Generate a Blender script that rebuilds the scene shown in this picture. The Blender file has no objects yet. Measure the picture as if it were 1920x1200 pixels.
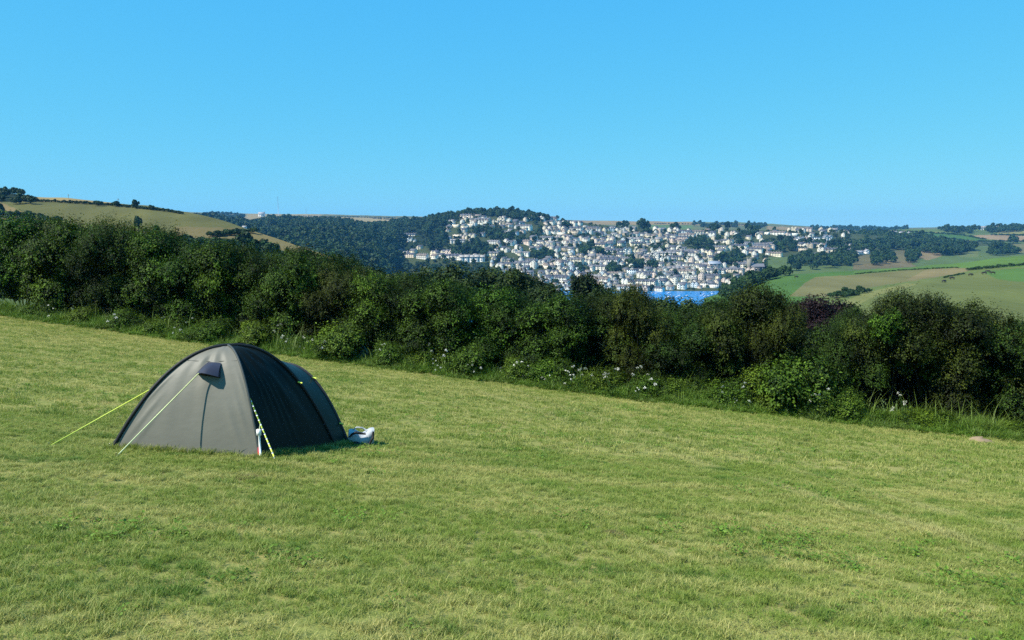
import bpy, math, random
import numpy as np
from mathutils import Vector, Matrix
R = math.radians
rng = np.random.default_rng(7)
random.seed(7)
scene = bpy.context.scene
COL = scene.collection

# ------------------------------------------------------------------ camera, sky, sun, exposure
F = 1500.0                       # focal length in photo pixels (photo is 1920 x 1200)
EYE = np.array([0.0, 0.0, 1.9])
PITCH = math.atan(165 / F)
cam_data = bpy.data.cameras.new('camera')
cam_data.sensor_width = 36
cam_data.lens = 36 * F / 1920
cam_data.clip_start = 0.1
cam_data.clip_end = 40000
cam = bpy.data.objects.new('camera', cam_data)
COL.objects.link(cam)
cam.location = EYE
cam.rotation_euler = (R(90) - PITCH, 0, 0)
scene.camera = cam

SUN_TO = Vector((-0.60, -0.27, 0.75)).normalized()      # direction towards the sun
sun_el = math.asin(SUN_TO.z)
sun_az = math.atan2(SUN_TO.x, SUN_TO.y)
world = bpy.data.worlds.new('World')
scene.world = world
world.use_nodes = True
wn, wl = world.node_tree.nodes, world.node_tree.links
bg = wn['Background']
sky = wn.new('ShaderNodeTexSky')
sky.sky_type = 'NISHITA'
sky.sun_disc = False
sky.sun_elevation = sun_el
sky.sun_rotation = sun_az
sky.altitude = 100
sky.air_density = 1.0
sky.dust_density = 0.0
sky.ozone_density = 1.0
sep = wn.new('ShaderNodeSeparateColor'); comb = wn.new('ShaderNodeCombineColor')
wl.new(sky.outputs[0], sep.inputs[0])
for ch, (mul, powr) in enumerate(((0.29, 0.85), (2.02, 0.36), (5.60, 0.0))):     # the phone's colour grade of the whole sky
    pw = wn.new('ShaderNodeMath'); pw.operation = 'POWER'; pw.inputs[1].default_value = powr
    ml = wn.new('ShaderNodeMath'); ml.operation = 'MULTIPLY'; ml.inputs[1].default_value = mul
    wl.new(sep.outputs[ch], pw.inputs[0]); wl.new(pw.outputs[0], ml.inputs[0]); wl.new(ml.outputs[0], comb.inputs[ch])
wl.new(comb.outputs[0], bg.inputs[0])
bg.inputs[1].default_value = 0.10
sun_data = bpy.data.lights.new('sun', 'SUN')
sun_data.energy = 4.8
sun_data.angle = R(0.5)
sun_data.color = (1.0, 0.95, 0.86)
sun = bpy.data.objects.new('sun', sun_data)
COL.objects.link(sun)
sun.rotation_euler = (-SUN_TO).to_track_quat('-Z', 'Y').to_euler()
sun.location = (-40, -20, 60)

vs = scene.view_settings
vs.view_transform = 'Standard'; vs.look = 'None'; vs.exposure = 0.75; vs.gamma = 1.0
vs.use_curve_mapping = False
scene.render.engine = 'CYCLES'
cy = scene.cycles
cy.use_denoising = False
cy.max_bounces = 5; cy.diffuse_bounces = 2; cy.glossy_bounces = 2; cy.transmission_bounces = 3
cy.transparent_max_bounces = 4; cy.volume_bounces = 0
cy.use_adaptive_sampling = True; cy.adaptive_threshold = 0.01
cy.caustics_reflective = False; cy.caustics_refractive = False

# ------------------------------------------------------------------ helpers: pixels and points
sp, cp = math.sin(PITCH), math.cos(PITCH)
def ray(px, py):
    xc = (np.asarray(px, float) - 960) / F; yc = -(np.asarray(py, float) - 600) / F
    return np.stack([xc, cp + yc * sp, -sp + yc * cp], -1)
def at(px, py, depth):
    d = ray(px, py)
    return EYE + d / d[..., 1:2] * np.asarray(depth, float)[..., None]
def proj(P):
    q = np.asarray(P, float) - EYE
    z = q[..., 1] * cp - q[..., 2] * sp
    up = q[..., 1] * sp + q[..., 2] * cp
    return 960 + F * q[..., 0] / z, 600 - F * up / z
def in_poly(x, y, poly):
    x = np.asarray(x, float); y = np.asarray(y, float)
    r = np.zeros(np.broadcast(x, y).shape, bool); n = len(poly)
    for i in range(n):
        x0, y0 = poly[i]; x1, y1 = poly[(i + 1) % n]
        c = ((y0 > y) != (y1 > y)) & (x < (x1 - x0) * (y - y0) / ((y1 - y0) or 1e-9) + x0)
        r ^= c
    return r
def vnoise(x, y, seed=0):
    """smooth value noise, -1..1"""
    x = np.asarray(x, float); y = np.asarray(y, float)
    xi = np.floor(x).astype(np.int64); yi = np.floor(y).astype(np.int64)
    fx = x - xi; fy = y - yi
    fx = fx * fx * (3 - 2 * fx); fy = fy * fy * (3 - 2 * fy)
    def h(a, b):
        v = (a * 374761393 + b * 668265263 + seed * 974711) & 0xFFFFFFFF
        v = ((v ^ (v >> 13)) * 1274126177) & 0xFFFFFFFF
        return ((v ^ (v >> 16)) & 0xFFFF) / 32767.5 - 1
    return (h(xi, yi) * (1 - fx) + h(xi + 1, yi) * fx) * (1 - fy) + (h(xi, yi + 1) * (1 - fx) + h(xi + 1, yi + 1) * fx) * fy
ORD = ['zeroth', 'first', 'second', 'third', 'fourth', 'fifth', 'sixth', 'seventh', 'eighth', 'ninth', 'tenth', 'eleventh', 'twelfth', 'thirteenth', 'fourteenth', 'fifteenth', 'sixteenth', 'seventeenth', 'eighteenth', 'nineteenth', 'twentieth']
def nth(i):
    if i <= 20: return ORD[i]
    return f"{i}{'th' if 10 < i % 100 < 14 else {1: 'st', 2: 'nd', 3: 'rd'}.get(i % 10, 'th')}"

# ------------------------------------------------------------------ helpers: objects and meshes
def tag(o, label=None, cat=None, group=None, kind=None):
    if label: o['label'] = label
    if cat: o['category'] = cat
    if group: o['group'] = group
    if kind: o['kind'] = kind
    return o
def np_mesh(name, verts, faces, mat=None, smooth=False, fattr=None, vcol=None):
    """verts (n,3); faces (m,k) of one size, or a list of such arrays"""
    me = bpy.data.meshes.new(name)
    verts = np.ascontiguousarray(verts, np.float32)
    fl = faces if isinstance(faces, list) else [faces]
    fl = [np.asarray(f, np.int32) for f in fl if len(f)]
    loops = np.concatenate([f.ravel() for f in fl])
    sizes = np.concatenate([np.full(len(f), f.shape[1], np.int32) for f in fl])
    me.vertices.add(len(verts)); me.vertices.foreach_set('co', verts.ravel())
    me.loops.add(len(loops)); me.loops.foreach_set('vertex_index', loops)
    me.polygons.add(len(sizes))
    me.polygons.foreach_set('loop_start', np.concatenate([[0], np.cumsum(sizes)[:-1]]).astype(np.int32))
    me.polygons.foreach_set('loop_total', sizes)
    if smooth: me.polygons.foreach_set('use_smooth', np.ones(len(sizes), bool))
    if fattr is not None:
        a = me.attributes.new('rnd', 'FLOAT', 'FACE'); a.data.foreach_set('value', np.asarray(fattr, np.float32))
    if vcol is not None:
        a = me.attributes.new('tint', 'FLOAT_COLOR', 'POINT')
        c = np.ones((len(verts), 4), np.float32); c[:, :3] = vcol
        a.data.foreach_set('color', c.ravel())
    me.update(calc_edges=True)
    if mat: me.materials.append(mat)
    return me
def obj(name, me, parent=None, col=None):
    o = bpy.data.objects.new(name, me); (col or COL).objects.link(o)
    if parent: o.parent = parent
    return o
def empty(name, loc, rz=0):
    o = obj(name, None); o.location = loc; o.rotation_euler[2] = rz; o.empty_display_size = 0.2
    return o
class MB:
    def __init__(s): s.v = []; s.f = {}
    def add(s, v, f):
        o = sum(len(x) for x in s.v); s.v.append(np.asarray(v, float).reshape(-1, 3))
        for q in f: s.f.setdefault(len(q), []).append([i + o for i in q])
        return s
    def box(s, c, size, rz=0):
        x, y, z = [a / 2 for a in size]
        v = np.array([[sx * x, sy * y, sz * z] for sz in (-1, 1) for sx, sy in ((-1, -1), (1, -1), (1, 1), (-1, 1))])
        ca, sa = math.cos(rz), math.sin(rz)
        v = np.stack([v[:, 0] * ca - v[:, 1] * sa, v[:, 0] * sa + v[:, 1] * ca, v[:, 2]], -1) + np.asarray(c)
        return s.add(v, [(3, 2, 1, 0), (4, 5, 6, 7), (0, 1, 5, 4), (1, 2, 6, 5), (2, 3, 7, 6), (3, 0, 4, 7)])
    def tube(s, pts, rad, n=6, cap=True):
        pts = np.asarray(pts, float); m = len(pts); rad = np.broadcast_to(rad, m)
        t = np.gradient(pts, axis=0); t /= np.linalg.norm(t, axis=1)[:, None] + 1e-12
        ref = np.array([0, 0, 1.0]) if abs(t[:, 2]).max() < 0.9 else np.array([1.0, 0.13, 0])
        a = np.cross(t, ref); a /= np.linalg.norm(a, axis=1)[:, None] + 1e-12
        b = np.cross(t, a)
        th = np.arange(n) * 2 * math.pi / n
        v = pts[:, None] + rad[:, None, None] * (np.cos(th)[None, :, None] * a[:, None] + np.sin(th)[None, :, None] * b[:, None])
        f = [(i * n + j, i * n + (j + 1) % n, (i + 1) * n + (j + 1) % n, (i + 1) * n + j) for i in range(m - 1) for j in range(n)]
        if cap: f += [tuple(range(n)), tuple((m - 1) * n + n - 1 - j for j in range(n))]
        return s.add(v, f)
    def grid(s, P, thick=0.0):
        """P (a,b,3) points; optional thickness along normals"""
        a, b = P.shape[:2]
        ix = np.arange(a * b).reshape(a, b)
        q = [(ix[i, j], ix[i, j + 1], ix[i + 1, j + 1], ix[i + 1, j]) for i in range(a - 1) for j in range(b - 1)]
        s.add(P.reshape(-1, 3), q)
        return s
    def mesh(s, name, mat=None, smooth=False):
        me = np_mesh(name, np.concatenate(s.v), [np.array(x) for x in s.f.values()], mat, smooth)
        return me
    def build(s, name, mat, parent=None, smooth=False): return obj(name, s.mesh(name, mat, smooth), parent)

# ------------------------------------------------------------------ helpers: materials
class NT:
    def __init__(s, name):
        s.m = bpy.data.materials.new(name); s.m.use_nodes = True
        s.n = s.m.node_tree.nodes; s.l = s.m.node_tree.links
        s.b = s.n['Principled BSDF']; s.out = s.n['Material Output']
    def new(s, t, **k):
        x = s.n.new(t)
        for a, v in k.items(): setattr(x, a, v)
        return x
    def link(s, a, b): s.l.new(a, b)
    def pos(s): return s.new('ShaderNodeNewGeometry').outputs['Position']
    def noise(s, scale, detail=3, vec=None, rough=0.55, sx=None):
        n = s.new('ShaderNodeTexNoise'); n.inputs['Scale'].default_value = scale; n.inputs['Detail'].default_value = detail; n.inputs['Roughness'].default_value = rough
        v = vec if vec is not None else s.pos()
        if sx:
            mp = s.new('ShaderNodeMapping'); mp.inputs['Scale'].default_value = sx[0]; mp.inputs['Rotation'].default_value = sx[1]
            s.link(v, mp.inputs[0]); v = mp.outputs[0]
        s.link(v, n.inputs['Vector'])
        return n.outputs['Fac']
    def attr(s, name, out='Fac'):
        a = s.new('ShaderNodeAttribute'); a.attribute_name = name; return a.outputs[out]
    def rng(s, v, a, b, c=0.0, d=1.0):
        m = s.new('ShaderNodeMapRange'); m.inputs[1].default_value = a; m.inputs[2].default_value = b; m.inputs[3].default_value = c; m.inputs[4].default_value = d
        s.link(v, m.inputs[0]); return m.outputs[0]
    def math(s, op, a, b):
        m = s.new('ShaderNodeMath', operation=op)
        for i, x in enumerate((a, b)):
            if isinstance(x, (int, float)): m.inputs[i].default_value = x
            else: s.link(x, m.inputs[i])
        return m.outputs[0]
    def mix(s, f, a, b, mode='MIX'):
        m = s.new('ShaderNodeMix', data_type='RGBA', blend_type=mode)
        for k, x in (('Factor', f), ('A', a), ('B', b)):
            if isinstance(x, (int, float)): m.inputs[k].default_value = x
            elif isinstance(x, tuple): m.inputs[k].default_value = (*x, 1)
            else: s.link(x, m.inputs[k])
        return m.outputs['Result']
    def bump(s, h, strength, dist=0.02):
        b = s.new('ShaderNodeBump'); b.inputs['Strength'].default_value = strength; b.inputs['Distance'].default_value = dist
        s.link(h, b.inputs['Height']); s.link(b.outputs[0], s.b.inputs['Normal'])
    def base(s, c, rough=0.8, spec=0.3, metal=0.0):
        if isinstance(c, tuple): s.b.inputs['Base Color'].default_value = (*c, 1)
        else: s.link(c, s.b.inputs['Base Color'])
        s.b.inputs['Roughness'].default_value = rough; s.b.inputs['Specular IOR Level'].default_value = spec; s.b.inputs['Metallic'].default_value = metal
        return s
    def translucent(s, col, f):
        t = s.new('ShaderNodeBsdfTranslucent'); mx = s.new('ShaderNodeMixShader'); mx.inputs[0].default_value = f
        if isinstance(col, tuple): t.inputs[0].default_value = (*col, 1)
        else: s.link(col, t.inputs[0])
        s.link(s.b.outputs[0], mx.inputs[1]); s.link(t.outputs[0], mx.inputs[2]); s.link(mx.outputs[0], s.out.inputs[0])
def plain(name, c, rough=0.8, spec=0.3, metal=0.0, var=0.15, scale=6.0, bump=0.0):
    t = NT(name)
    c2 = tuple(x * (1 - var) for x in c)
    t.base(t.mix(t.rng(t.noise(scale), 0.35, 0.65), c, c2), rough, spec, metal)
    if bump: t.bump(t.noise(scale * 4), bump)
    return t.m
def leaf_mat(name, c, c2, trans=0.25, rough=0.6, spec=0.15, nscale=0.5, objcol=False):
    """leaf colour varies leaf by leaf (rnd) and in patches"""
    t = NT(name)
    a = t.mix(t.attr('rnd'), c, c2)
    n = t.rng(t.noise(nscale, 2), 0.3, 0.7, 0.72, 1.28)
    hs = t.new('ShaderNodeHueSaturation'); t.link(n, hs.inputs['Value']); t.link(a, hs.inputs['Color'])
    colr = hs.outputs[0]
    if objcol:
        oi = t.new('ShaderNodeObjectInfo'); colr = t.mix(1.0, colr, oi.outputs['Color'], 'MULTIPLY')
    t.base(colr, rough, spec)
    t.translucent(colr, trans)
    return t.m

# ------------------------------------------------------------------ camping field
def feat(x, y):
    x = np.asarray(x, float); y = np.asarray(y, float)
    return np.stack([x, y, x * y, y * y], -1)
HEDGE_PX = [(-160, 572, 41), (0, 590, 39), (200, 611, 37), (400, 637, 35), (700, 689, 32), (960, 727, 30), (1300, 776, 27.5), (1600, 800, 26), (1920, 824, 25), (2080, 834, 24.5)]
_pts = [at(a, b, d) for a, b, d in HEDGE_PX] + [at(400, 850, 10.9)] * 4
_pts = np.array(_pts)
FC = np.linalg.lstsq(feat(_pts[:, 0], _pts[:, 1]), _pts[:, 2], rcond=None)[0]
def field_z(x, y, bumps=True):
    x = np.clip(x, -60, 45); yc = np.clip(y, -6, 60)
    z = feat(x, yc) @ FC
    if bumps: z = z + 0.025 * vnoise(x * .55, y * .55, 3) + 0.012 * vnoise(x * 1.7, y * 1.7, 4)
    return z
def ground_hit(px, py):
    d = ray(px, py); d = d / d[1]
    lo, hi = 2.0, 70.0
    ys = np.linspace(lo, hi, 4000)
    P = EYE + d[None] * ys[:, None]
    below = P[:, 2] < field_z(P[:, 0], P[:, 1])
    i = int(np.argmax(below)) if below.any() else len(ys) - 1
    return P[i]
HB = np.array([ground_hit(a, b) if -200 < a < 2100 else at(a, b, d) for a, b, d in HEDGE_PX])
for k, (a, b, d) in enumerate(HEDGE_PX):        # smooth: keep planned depth, sit on the field
    p = at(a, b, d); HB[k] = (p[0], p[1], float(field_z(p[0], p[1])))
def hedge_y(x): return np.interp(x, HB[:, 0], HB[:, 1])
def hedge_point(px, off=0.0):
    """point on the hedge foot line seen at photo column px, moved off metres away from the field"""
    u = (px - 960) / F
    ys = np.linspace(18, 50, 1300)
    i = int(np.argmin(abs(ys * cp * 1.0 - ys * cp + ys - hedge_y(u * ys * 1.0) ) ))
    y = ys[i]
    x = u * y
    n = np.array([0.32, 0.95])
    return np.array([x + n[0] * off, y + n[1] * off])

gx = np.arange(-56, 42.01, 0.7); gy = np.arange(-6, 52.01, 0.7)
X, Y = np.meshgrid(gx, gy)
keep_edge = hedge_y(X) + 9
Yc = np.minimum(Y, keep_edge)
Z = field_z(X, Yc)
Z = Z - 0.10 * np.maximum(0, Yc - hedge_y(X) - 3.5) ** 1.3
P = np.stack([X, Yc, Z], -1)
t = NT('field_soil')
t.base(t.mix(t.rng(t.noise(1.3, 4), 0.35, 0.65), (0.26, 0.23, 0.075), (0.17, 0.19, 0.045)), 0.95, 0.1)
t.bump(t.noise(30), 0.5)
field = MB().grid(P).build('field', t.m, smooth=True)
tag(field, kind='structure')

# the land sheet that runs out to the horizon below hills and field
ang = np.linspace(-math.pi, math.pi, 145)
rad = np.concatenate([[0.0], np.geomspace(6, 14000, 70)])
A_, R_ = np.meshgrid(ang, rad)
gxx, gyy = R_ * np.sin(A_), R_ * np.cos(A_)
infield = field_z(gxx, gyy, False) - 1.2
drop = np.interp(R_, [0, 45, 60, 120, 200, 400, 800, 1200, 14000], [0, 0, -3, -14, -28, -55, -90, -104, -104])
zz = np.where(R_ < 45, infield, np.maximum(-104, -5 + drop)) + np.where(R_ > 80, 2.0 * vnoise(gxx / 60, gyy / 60, 8), 0)
t = NT('land')
t.base(t.mix(t.rng(t.noise(0.01, 4), 0.4, 0.6), (0.05, 0.08, 0.02), (0.10, 0.12, 0.04)), 0.95, 0.1)
ground = MB().grid(np.stack([gxx, gyy, zz], -1)[:, ::-1]).build('ground', t.m, smooth=True)
tag(ground, kind='structure')

# ------------------------------------------------------------------ hills
def cr(P, t):
    """Catmull-Rom along axis 0 of P at parameters t (0..n-1)"""
    n = len(P); i = np.clip(np.floor(t).astype(int), 0, n - 2); f = (t - i)[:, None, None]
    g = lambda k: P[np.clip(k, 0, n - 1)]
    a, b, c, d = g(i - 1), g(i), g(i + 1), g(i + 2)
    return 0.5 * (2 * b + (c - a) * f + (2 * a - 5 * b + 4 * c - d) * f ** 2 + (3 * b - a - 3 * c + d) * f ** 3)
class Hill:
    def __init__(s, name, cols, rows, nu, nv, base, fields, back=(1.25, 0.05), rough=1.0, seed=1):
        """cols: photo columns; rows: foot..ridge, each a list of (py, depth) per column"""
        W = np.array([[at(px, py, d) for px, (py, d) in zip(cols, r)] for r in rows])
        rg = W[-1]
        b1 = rg.copy(); b1[:, 1] *= 1 + (back[0] - 1) * .4; b1[:, 0] *= 1 + (back[0] - 1) * .4; b1[:, 2] -= rg[:, 1] * back[1] * .25
        b2 = rg.copy(); b2[:, 1] *= back[0]; b2[:, 0] *= back[0]; b2[:, 2] -= rg[:, 1] * back[1]
        W = np.concatenate([W, b1[None], b2[None]])
        nr = len(rows)
        tv = np.concatenate([np.linspace(0, nr - 1, nv), np.linspace(nr - 1, nr + 1, 10)[1:]])
        tu = np.linspace(0, len(cols) - 1, nu)
        G = cr(W, tv)                        # (nv, cols, 3)
        G = cr(G.transpose(1, 0, 2), tu).transpose(1, 0, 2)
        d = np.clip(G[..., 1], 50, None)
        G[..., 2] += rough * d * 0.0008 * (vnoise(G[..., 0] / d * 40, G[..., 1] / d * 60, seed) + .5 * vnoise(G[..., 0] / 25, G[..., 1] / 25, seed + 1))
        s.G = G; s.nv = nv
        s.px, s.py = proj(G)
        colr = np.empty(G.shape); colr[:] = base
        s.fields = fields
        for poly, c in fields:
            if callable(poly): m = poly(s.px, s.py)
            else:
                wob = 1.2 * vnoise(s.px / 9, s.py / 5, 5)
                m = in_poly(s.px, s.py + wob * .6, poly)
            colr[m] = c
        n = 1 + .13 * vnoise(G[..., 0] / 14, G[..., 1] / 40, 11) + .10 * vnoise(G[..., 0] / 60, G[..., 1] / 90, 12)
        colr = colr * n[..., None] * np.array([.66, .64, .52])
        s.o = None
        mb = MB().grid(G)
        ix = np.arange(G.shape[0] * G.shape[1]).reshape(G.shape[:2])
        q = np.stack([ix[:-1, :-1], ix[:-1, 1:], ix[1:, 1:], ix[1:, :-1]], -1).reshape(-1, 4)
        me = np_mesh(name, G.reshape(-1, 3), q, HILLMAT, True, vcol=colr.reshape(-1, 3))
        s.o = tag(obj(name, me), kind='structure')
        s.fp = s.px[:nv].ravel(); s.fq = s.py[:nv].ravel(); s.fG = G[:nv].reshape(-1, 3)
    def pick(s, px, py):
        i = int(np.argmin((s.fp - px) ** 2 + ((s.fq - py) * 1.5) ** 2))
        return s.fG[i].copy()
    def picks(s, px, py):
        return np.array([s.pick(a, b) for a, b in zip(px, py)])
    def area_points(s, test, n, gen, back=0.0):
        """n random points over the hill, uniform over the ground, kept where test(px, py)"""
        G = s.G[:s.nv]
        a = np.linalg.norm(np.cross(G[1:, :-1] - G[:-1, :-1], G[:-1, 1:] - G[:-1, :-1]), axis=-1)
        c = (s.px[:s.nv - 1, :-1] + s.px[1:s.nv, 1:]) / 2; e = (s.py[:s.nv - 1, :-1] + s.py[1:s.nv, 1:]) / 2
        a = np.where(test(c, e), a, 0); tot = a.sum()
        if tot <= 0: return np.zeros((0, 3))
        k = gen.choice(a.size, n, p=(a / tot).ravel()); i, j = np.unravel_index(k, a.shape)
        u, v = gen.random((2, n, 1))
        return (G[i, j] * (1 - u) + G[i, j + 1] * u) * (1 - v) + (G[i + 1, j] * (1 - u) + G[i + 1, j + 1] * u) * v
t = NT('hill_pasture')
tc = t.attr('tint', 'Color')
t.base(t.mix(t.rng(t.noise(0.12, 4), 0.3, 0.7, 0, .5), tc, t.mix(1.0, tc, (0.72, 0.78, 0.7), 'MULTIPLY')), 0.95, 0.1)
HILLMAT = t.m
t.base(t.mix(t.rng(t.noise(.35, 3, sx=((1, .12, 1), (0, 0, .5))), .38, .62, 0, .38), t.b.inputs['Base Color'].links[0].from_socket, t.mix(1.0, tc, (.68, .74, .62), 'MULTIPLY')), .95, .1)
PAST, DRY, STUB, GREEN, WOODF, TAN, LUSH = (.15, .15, .055), (.20, .175, .075), (.42, .31, .15), (.10, .17, .045), (.02, .035, .012), (.27, .2, .1), (.075, .16, .03)

# left hill: dry pasture, hedge on its brow, stubble beyond the brow
LC = [-260, -100, 0, 60, 120, 200, 300, 400, 470, 540, 620, 700, 800]
left_hill = Hill('pasture_hill', LC, [
    [(560, 175)] * 13,
    [(500, 290), (500, 290), (500, 290), (500, 290), (500, 290), (500, 290), (500, 290), (502, 290), (505, 285), (515, 280), (525, 270), (535, 260), (545, 255)],
    [(430, 430), (432, 430), (436, 430), (440, 430), (442, 430), (446, 425), (450, 420), (455, 410), (462, 400), (475, 380), (495, 350), (518, 320), (535, 300)],
    [(388, 540), (384, 545), (380, 550), (380, 550), (383, 545), (388, 540), (396, 530), (415, 510), (436, 480), (458, 445), (485, 400), (512, 360), (532, 330)],
    [(352, 700), (356, 690), (361, 680), (369, 670), (372, 660), (380, 640), (391, 590), (411, 545), (433, 500), (456, 460), (483.5, 412), (511, 366), (531, 335)],
], 260, 150, PAST, [
    ([(-300, 300), (40, 300), (40, 379), (-300, 384)], WOODF),
    ([(40, 300), (330, 300), (330, 396), (200, 384), (100, 378), (40, 376)], STUB),
    ([(-300, 378), (0, 379), (62, 405), (60, 425), (-300, 425)], TAN),
    ([(60, 382), (480, 382), (480, 447), (60, 447)], (.155, .150, .055)),
    ([(330, 425), (480, 428), (480, 447), (330, 447)], (.20, .16, .075)),
    ([(456, 430), (640, 470), (660, 500), (560, 478), (500, 460), (456, 445)], (.24, .19, .085)),
    ([(-300, 447), (460, 447), (560, 480), (640, 500), (640, 600), (-300, 600)], WOODF),
], seed=21)
near_spur = Hill('near_spur', [480, 560, 600, 660, 720, 800], [
    [(600, 70)] * 6, [(545, 130), (540, 130), (540, 130), (545, 125), (555, 115), (565, 110)],
    [(488, 190), (494, 186), (503, 182), (517, 172), (532, 160), (548, 150)]], 60, 40, (.16, .22, .06), [], back=(1.15, .06))
# wooded combe beyond
WC = [250, 330, 400, 460, 520, 580, 640, 700, 760, 820, 880, 960]
wood_hill = Hill('wooded_hill', WC, [
    [(560, 720)] * 6 + [(555, 760), (545, 900), (520, 1500), (500, 1900), (490, 1950), (490, 1950)],
    [(490, 1000), (490, 1000), (488, 1000), (485, 1050), (482, 1080), (482, 1100), (482, 1150), (482, 1300), (475, 1700), (460, 1950), (450, 2000), (450, 2000)],
    [(440, 1500), (440, 1500), (440, 1500), (438, 1550), (436, 1600), (436, 1600), (438, 1620), (440, 1700), (438, 1850), (432, 2020), (430, 2050), (430, 2050)],
    [(415, 2100), (415, 2100), (415, 2100), (426, 2150), (417, 2200), (420, 2200), (420, 2200), (430, 2200), (421, 2150), (417, 2120), (417, 2120), (420, 2120)]],
    160, 60, WOODF, [], seed=31)
# far plateau with stubble fields
FCx = [-400, -200, 0, 150, 300, 450, 600, 750, 900, 1100, 1250, 1400, 1520, 1600, 1700, 1800, 1920, 2100, 2400]
rid = [372, 376, 384, 389, 396, 401, 402.5, 406, 410, 414, 416, 418, 425, 429, 428, 425, 423, 420, 418]
far_hill = Hill('far_plateau', FCx, [
    [(500, 2000)] * 19, [(r + 40, 2400) for r in rid], [(r + 17, 2900) for r in rid], [(r + 5, 3600) for r in rid], [(r, 4300) for r in rid]],
    520, 150, (.16, .17, .06), [
    ([(0, 360), (800, 360), (800, 440), (0, 440)], (.38, .29, .15)),
    ([(300, 396), (460, 399), (460, 406), (300, 404)], (.2, .19, .08)),
    ([(600, 402), (700, 404), (800, 407), (800, 409.5), (600, 406.5)], (.17, .17, .07)),
    ([(700, 411), (760, 415), (760, 419), (690, 416)], (.46, .34, .17)),
    ([(1080, 405), (1430, 405), (1430, 423), (1080, 421)], (.36, .25, .12)),
    ([(1220, 421), (1300, 422), (1300, 430), (1220, 430)], (.13, .2, .05)),
    ([(1300, 405), (1700, 410), (1700, 426), (1420, 421), (1300, 420)], (.19, .21, .07)),
    ([(1440, 424), (1530, 427), (1530, 433), (1440, 431)], (.36, .25, .12)),
    ([(1780, 400), (1930, 400), (1930, 432), (1780, 430)], (.2, .2, .08)),
    ], back=(1.6, .03), rough=.5, seed=41)
# the town's hill above the harbour
TC = [600, 660, 720, 770, 830, 900, 960, 1020, 1070, 1130, 1200, 1260, 1330, 1400, 1500, 1600, 1700, 1800, 1900]
T_r = [478, 462, 444, 428, 408, 401, 402, 409, 414, 421, 427, 429, 431, 431, 431, 437, 446, 452, 456]
T_m = [505, 495, 485, 476, 466, 462, 462, 464, 466, 468, 470, 471, 471, 471, 472, 477, 484, 490, 492]
town_hill = Hill('town_hill', TC, [
    [(552, 1280)] * 19, [(546.5, 1300)] * 19,
    [((m + 546) / 2 + 1, 1420) for m in T_m], [(m, 1560) for m in T_m], [((m + r) / 2, 1730) for m, r in zip(T_m, T_r)], [(r, 1900) for r in T_r]],
    430, 170, (.07, .09, .04), [([(600, 430), (760, 430), (840, 405), (840, 440), (770, 470), (600, 520)], WOODF)], seed=51)
# patchwork country on the far side
RC = [1440, 1500, 1560, 1620, 1680, 1740, 1800, 1860, 1920, 2000, 2200]
rr = [441, 437, 435, 433, 431, 430, 429, 428, 428, 427, 427]
right_far = Hill('far_valley_side', RC, [
    [(560, 900)] * 11, [(505, 1250)] * 11, [(472, 1650)] * 11, [(446, 2100)] * 11, [(r, 2600) for r in rr]],
    300, 150, (.12, .17, .055), [
    ([(1690, 432), (1760, 430), (1765, 437), (1690, 434)], (.24, .23, .09)),
    ([(1660, 434), (1720, 435), (1800, 440), (1860, 452), (1890, 458), (1870, 462), (1790, 450), (1710, 441)], LUSH),
    ([(1735, 441), (1830, 452), (1850, 459), (1790, 457), (1750, 449)], (.22, .24, .09)),
    ([(1820, 441), (1860, 440), (1930, 443), (1930, 453), (1880, 452), (1840, 446)], (.38, .26, .16)),
    ([(1870, 433), (1930, 433), (1930, 440), (1870, 439)], (.28, .27, .1)),
    ([(1700, 435), (1800, 435), (1800, 429), (1700, 429)], (.14, .2, .06)),
    ([(1890, 458), (1930, 456), (1930, 475), (1860, 470)], (.2, .19, .08)),
    ([(1725, 469), (1760, 472), (1766, 480), (1740, 488), (1722, 484)], (.28, .21, .125)),
    ([(1790, 465), (1835, 468), (1835, 482), (1800, 482)], (.16, .19, .07)),
    ([(1600, 480), (1720, 465), (1720, 492), (1600, 500)], (.17, .15, .08)),
    ([(1700, 470), (1722, 468), (1718, 476), (1700, 474)], (.29, .21, .125)),
    ([(1600, 497), (1700, 489), (1720, 500), (1600, 506)], (.2, .16, .09)),
    ], rough=.6, seed=61)
# green hillside with cattle
GC = [1320, 1380, 1430, 1480, 1540, 1600, 1660, 1720, 1780, 1840, 1920, 2020, 2200]
gr = [560, 541, 525, 516, 511.5, 508.5, 505, 500, 494, 487, 479, 470, 455]
cattle_hill = Hill('cattle_hill', GC, [
    [(680, 180)] * 13, [(620, 260)] * 13, [((r + 600) / 2 + 6, 380) for r in gr], [(r + 22, 520) for r in gr], [(r, 680) for r in gr]],
    280, 170, (.15, .19, .06), [
    ([(1320, 500), (1640, 490), (1640, 530), (1540, 545), (1460, 590), (1320, 600)], (.085, .17, .035)),
    ([(1530, 519), (1610, 515), (1700, 506), (1770, 502), (1815, 505), (1790, 514), (1720, 526), (1640, 537), (1575, 556), (1480, 556), (1510, 530)], (.20, .185, .085)),
    ([(1735, 506), (1815, 500), (1820, 507), (1770, 517), (1700, 525)], (.255, .205, .11)),
    ([(1600, 508), (1700, 499), (1800, 488), (1930, 474), (1930, 500), (1830, 503), (1800, 502), (1690, 507), (1600, 516)], (.12, .21, .045)),
    ([(1560, 585), (1580, 566), (1620, 549), (1700, 531), (1790, 517), (1850, 508), (1930, 502), (1930, 640), (1560, 640)], (.165, .19, .065)),
    ([(1560, 590), (1580, 566), (1622, 549), (1700, 531), (1720, 534), (1650, 552), (1600, 575), (1590, 600)], (.23, .235, .09)),
    ([(1840, 508), (1930, 502), (1930, 530), (1870, 524)], (.10, .19, .045)),
    ], seed=71)

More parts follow.
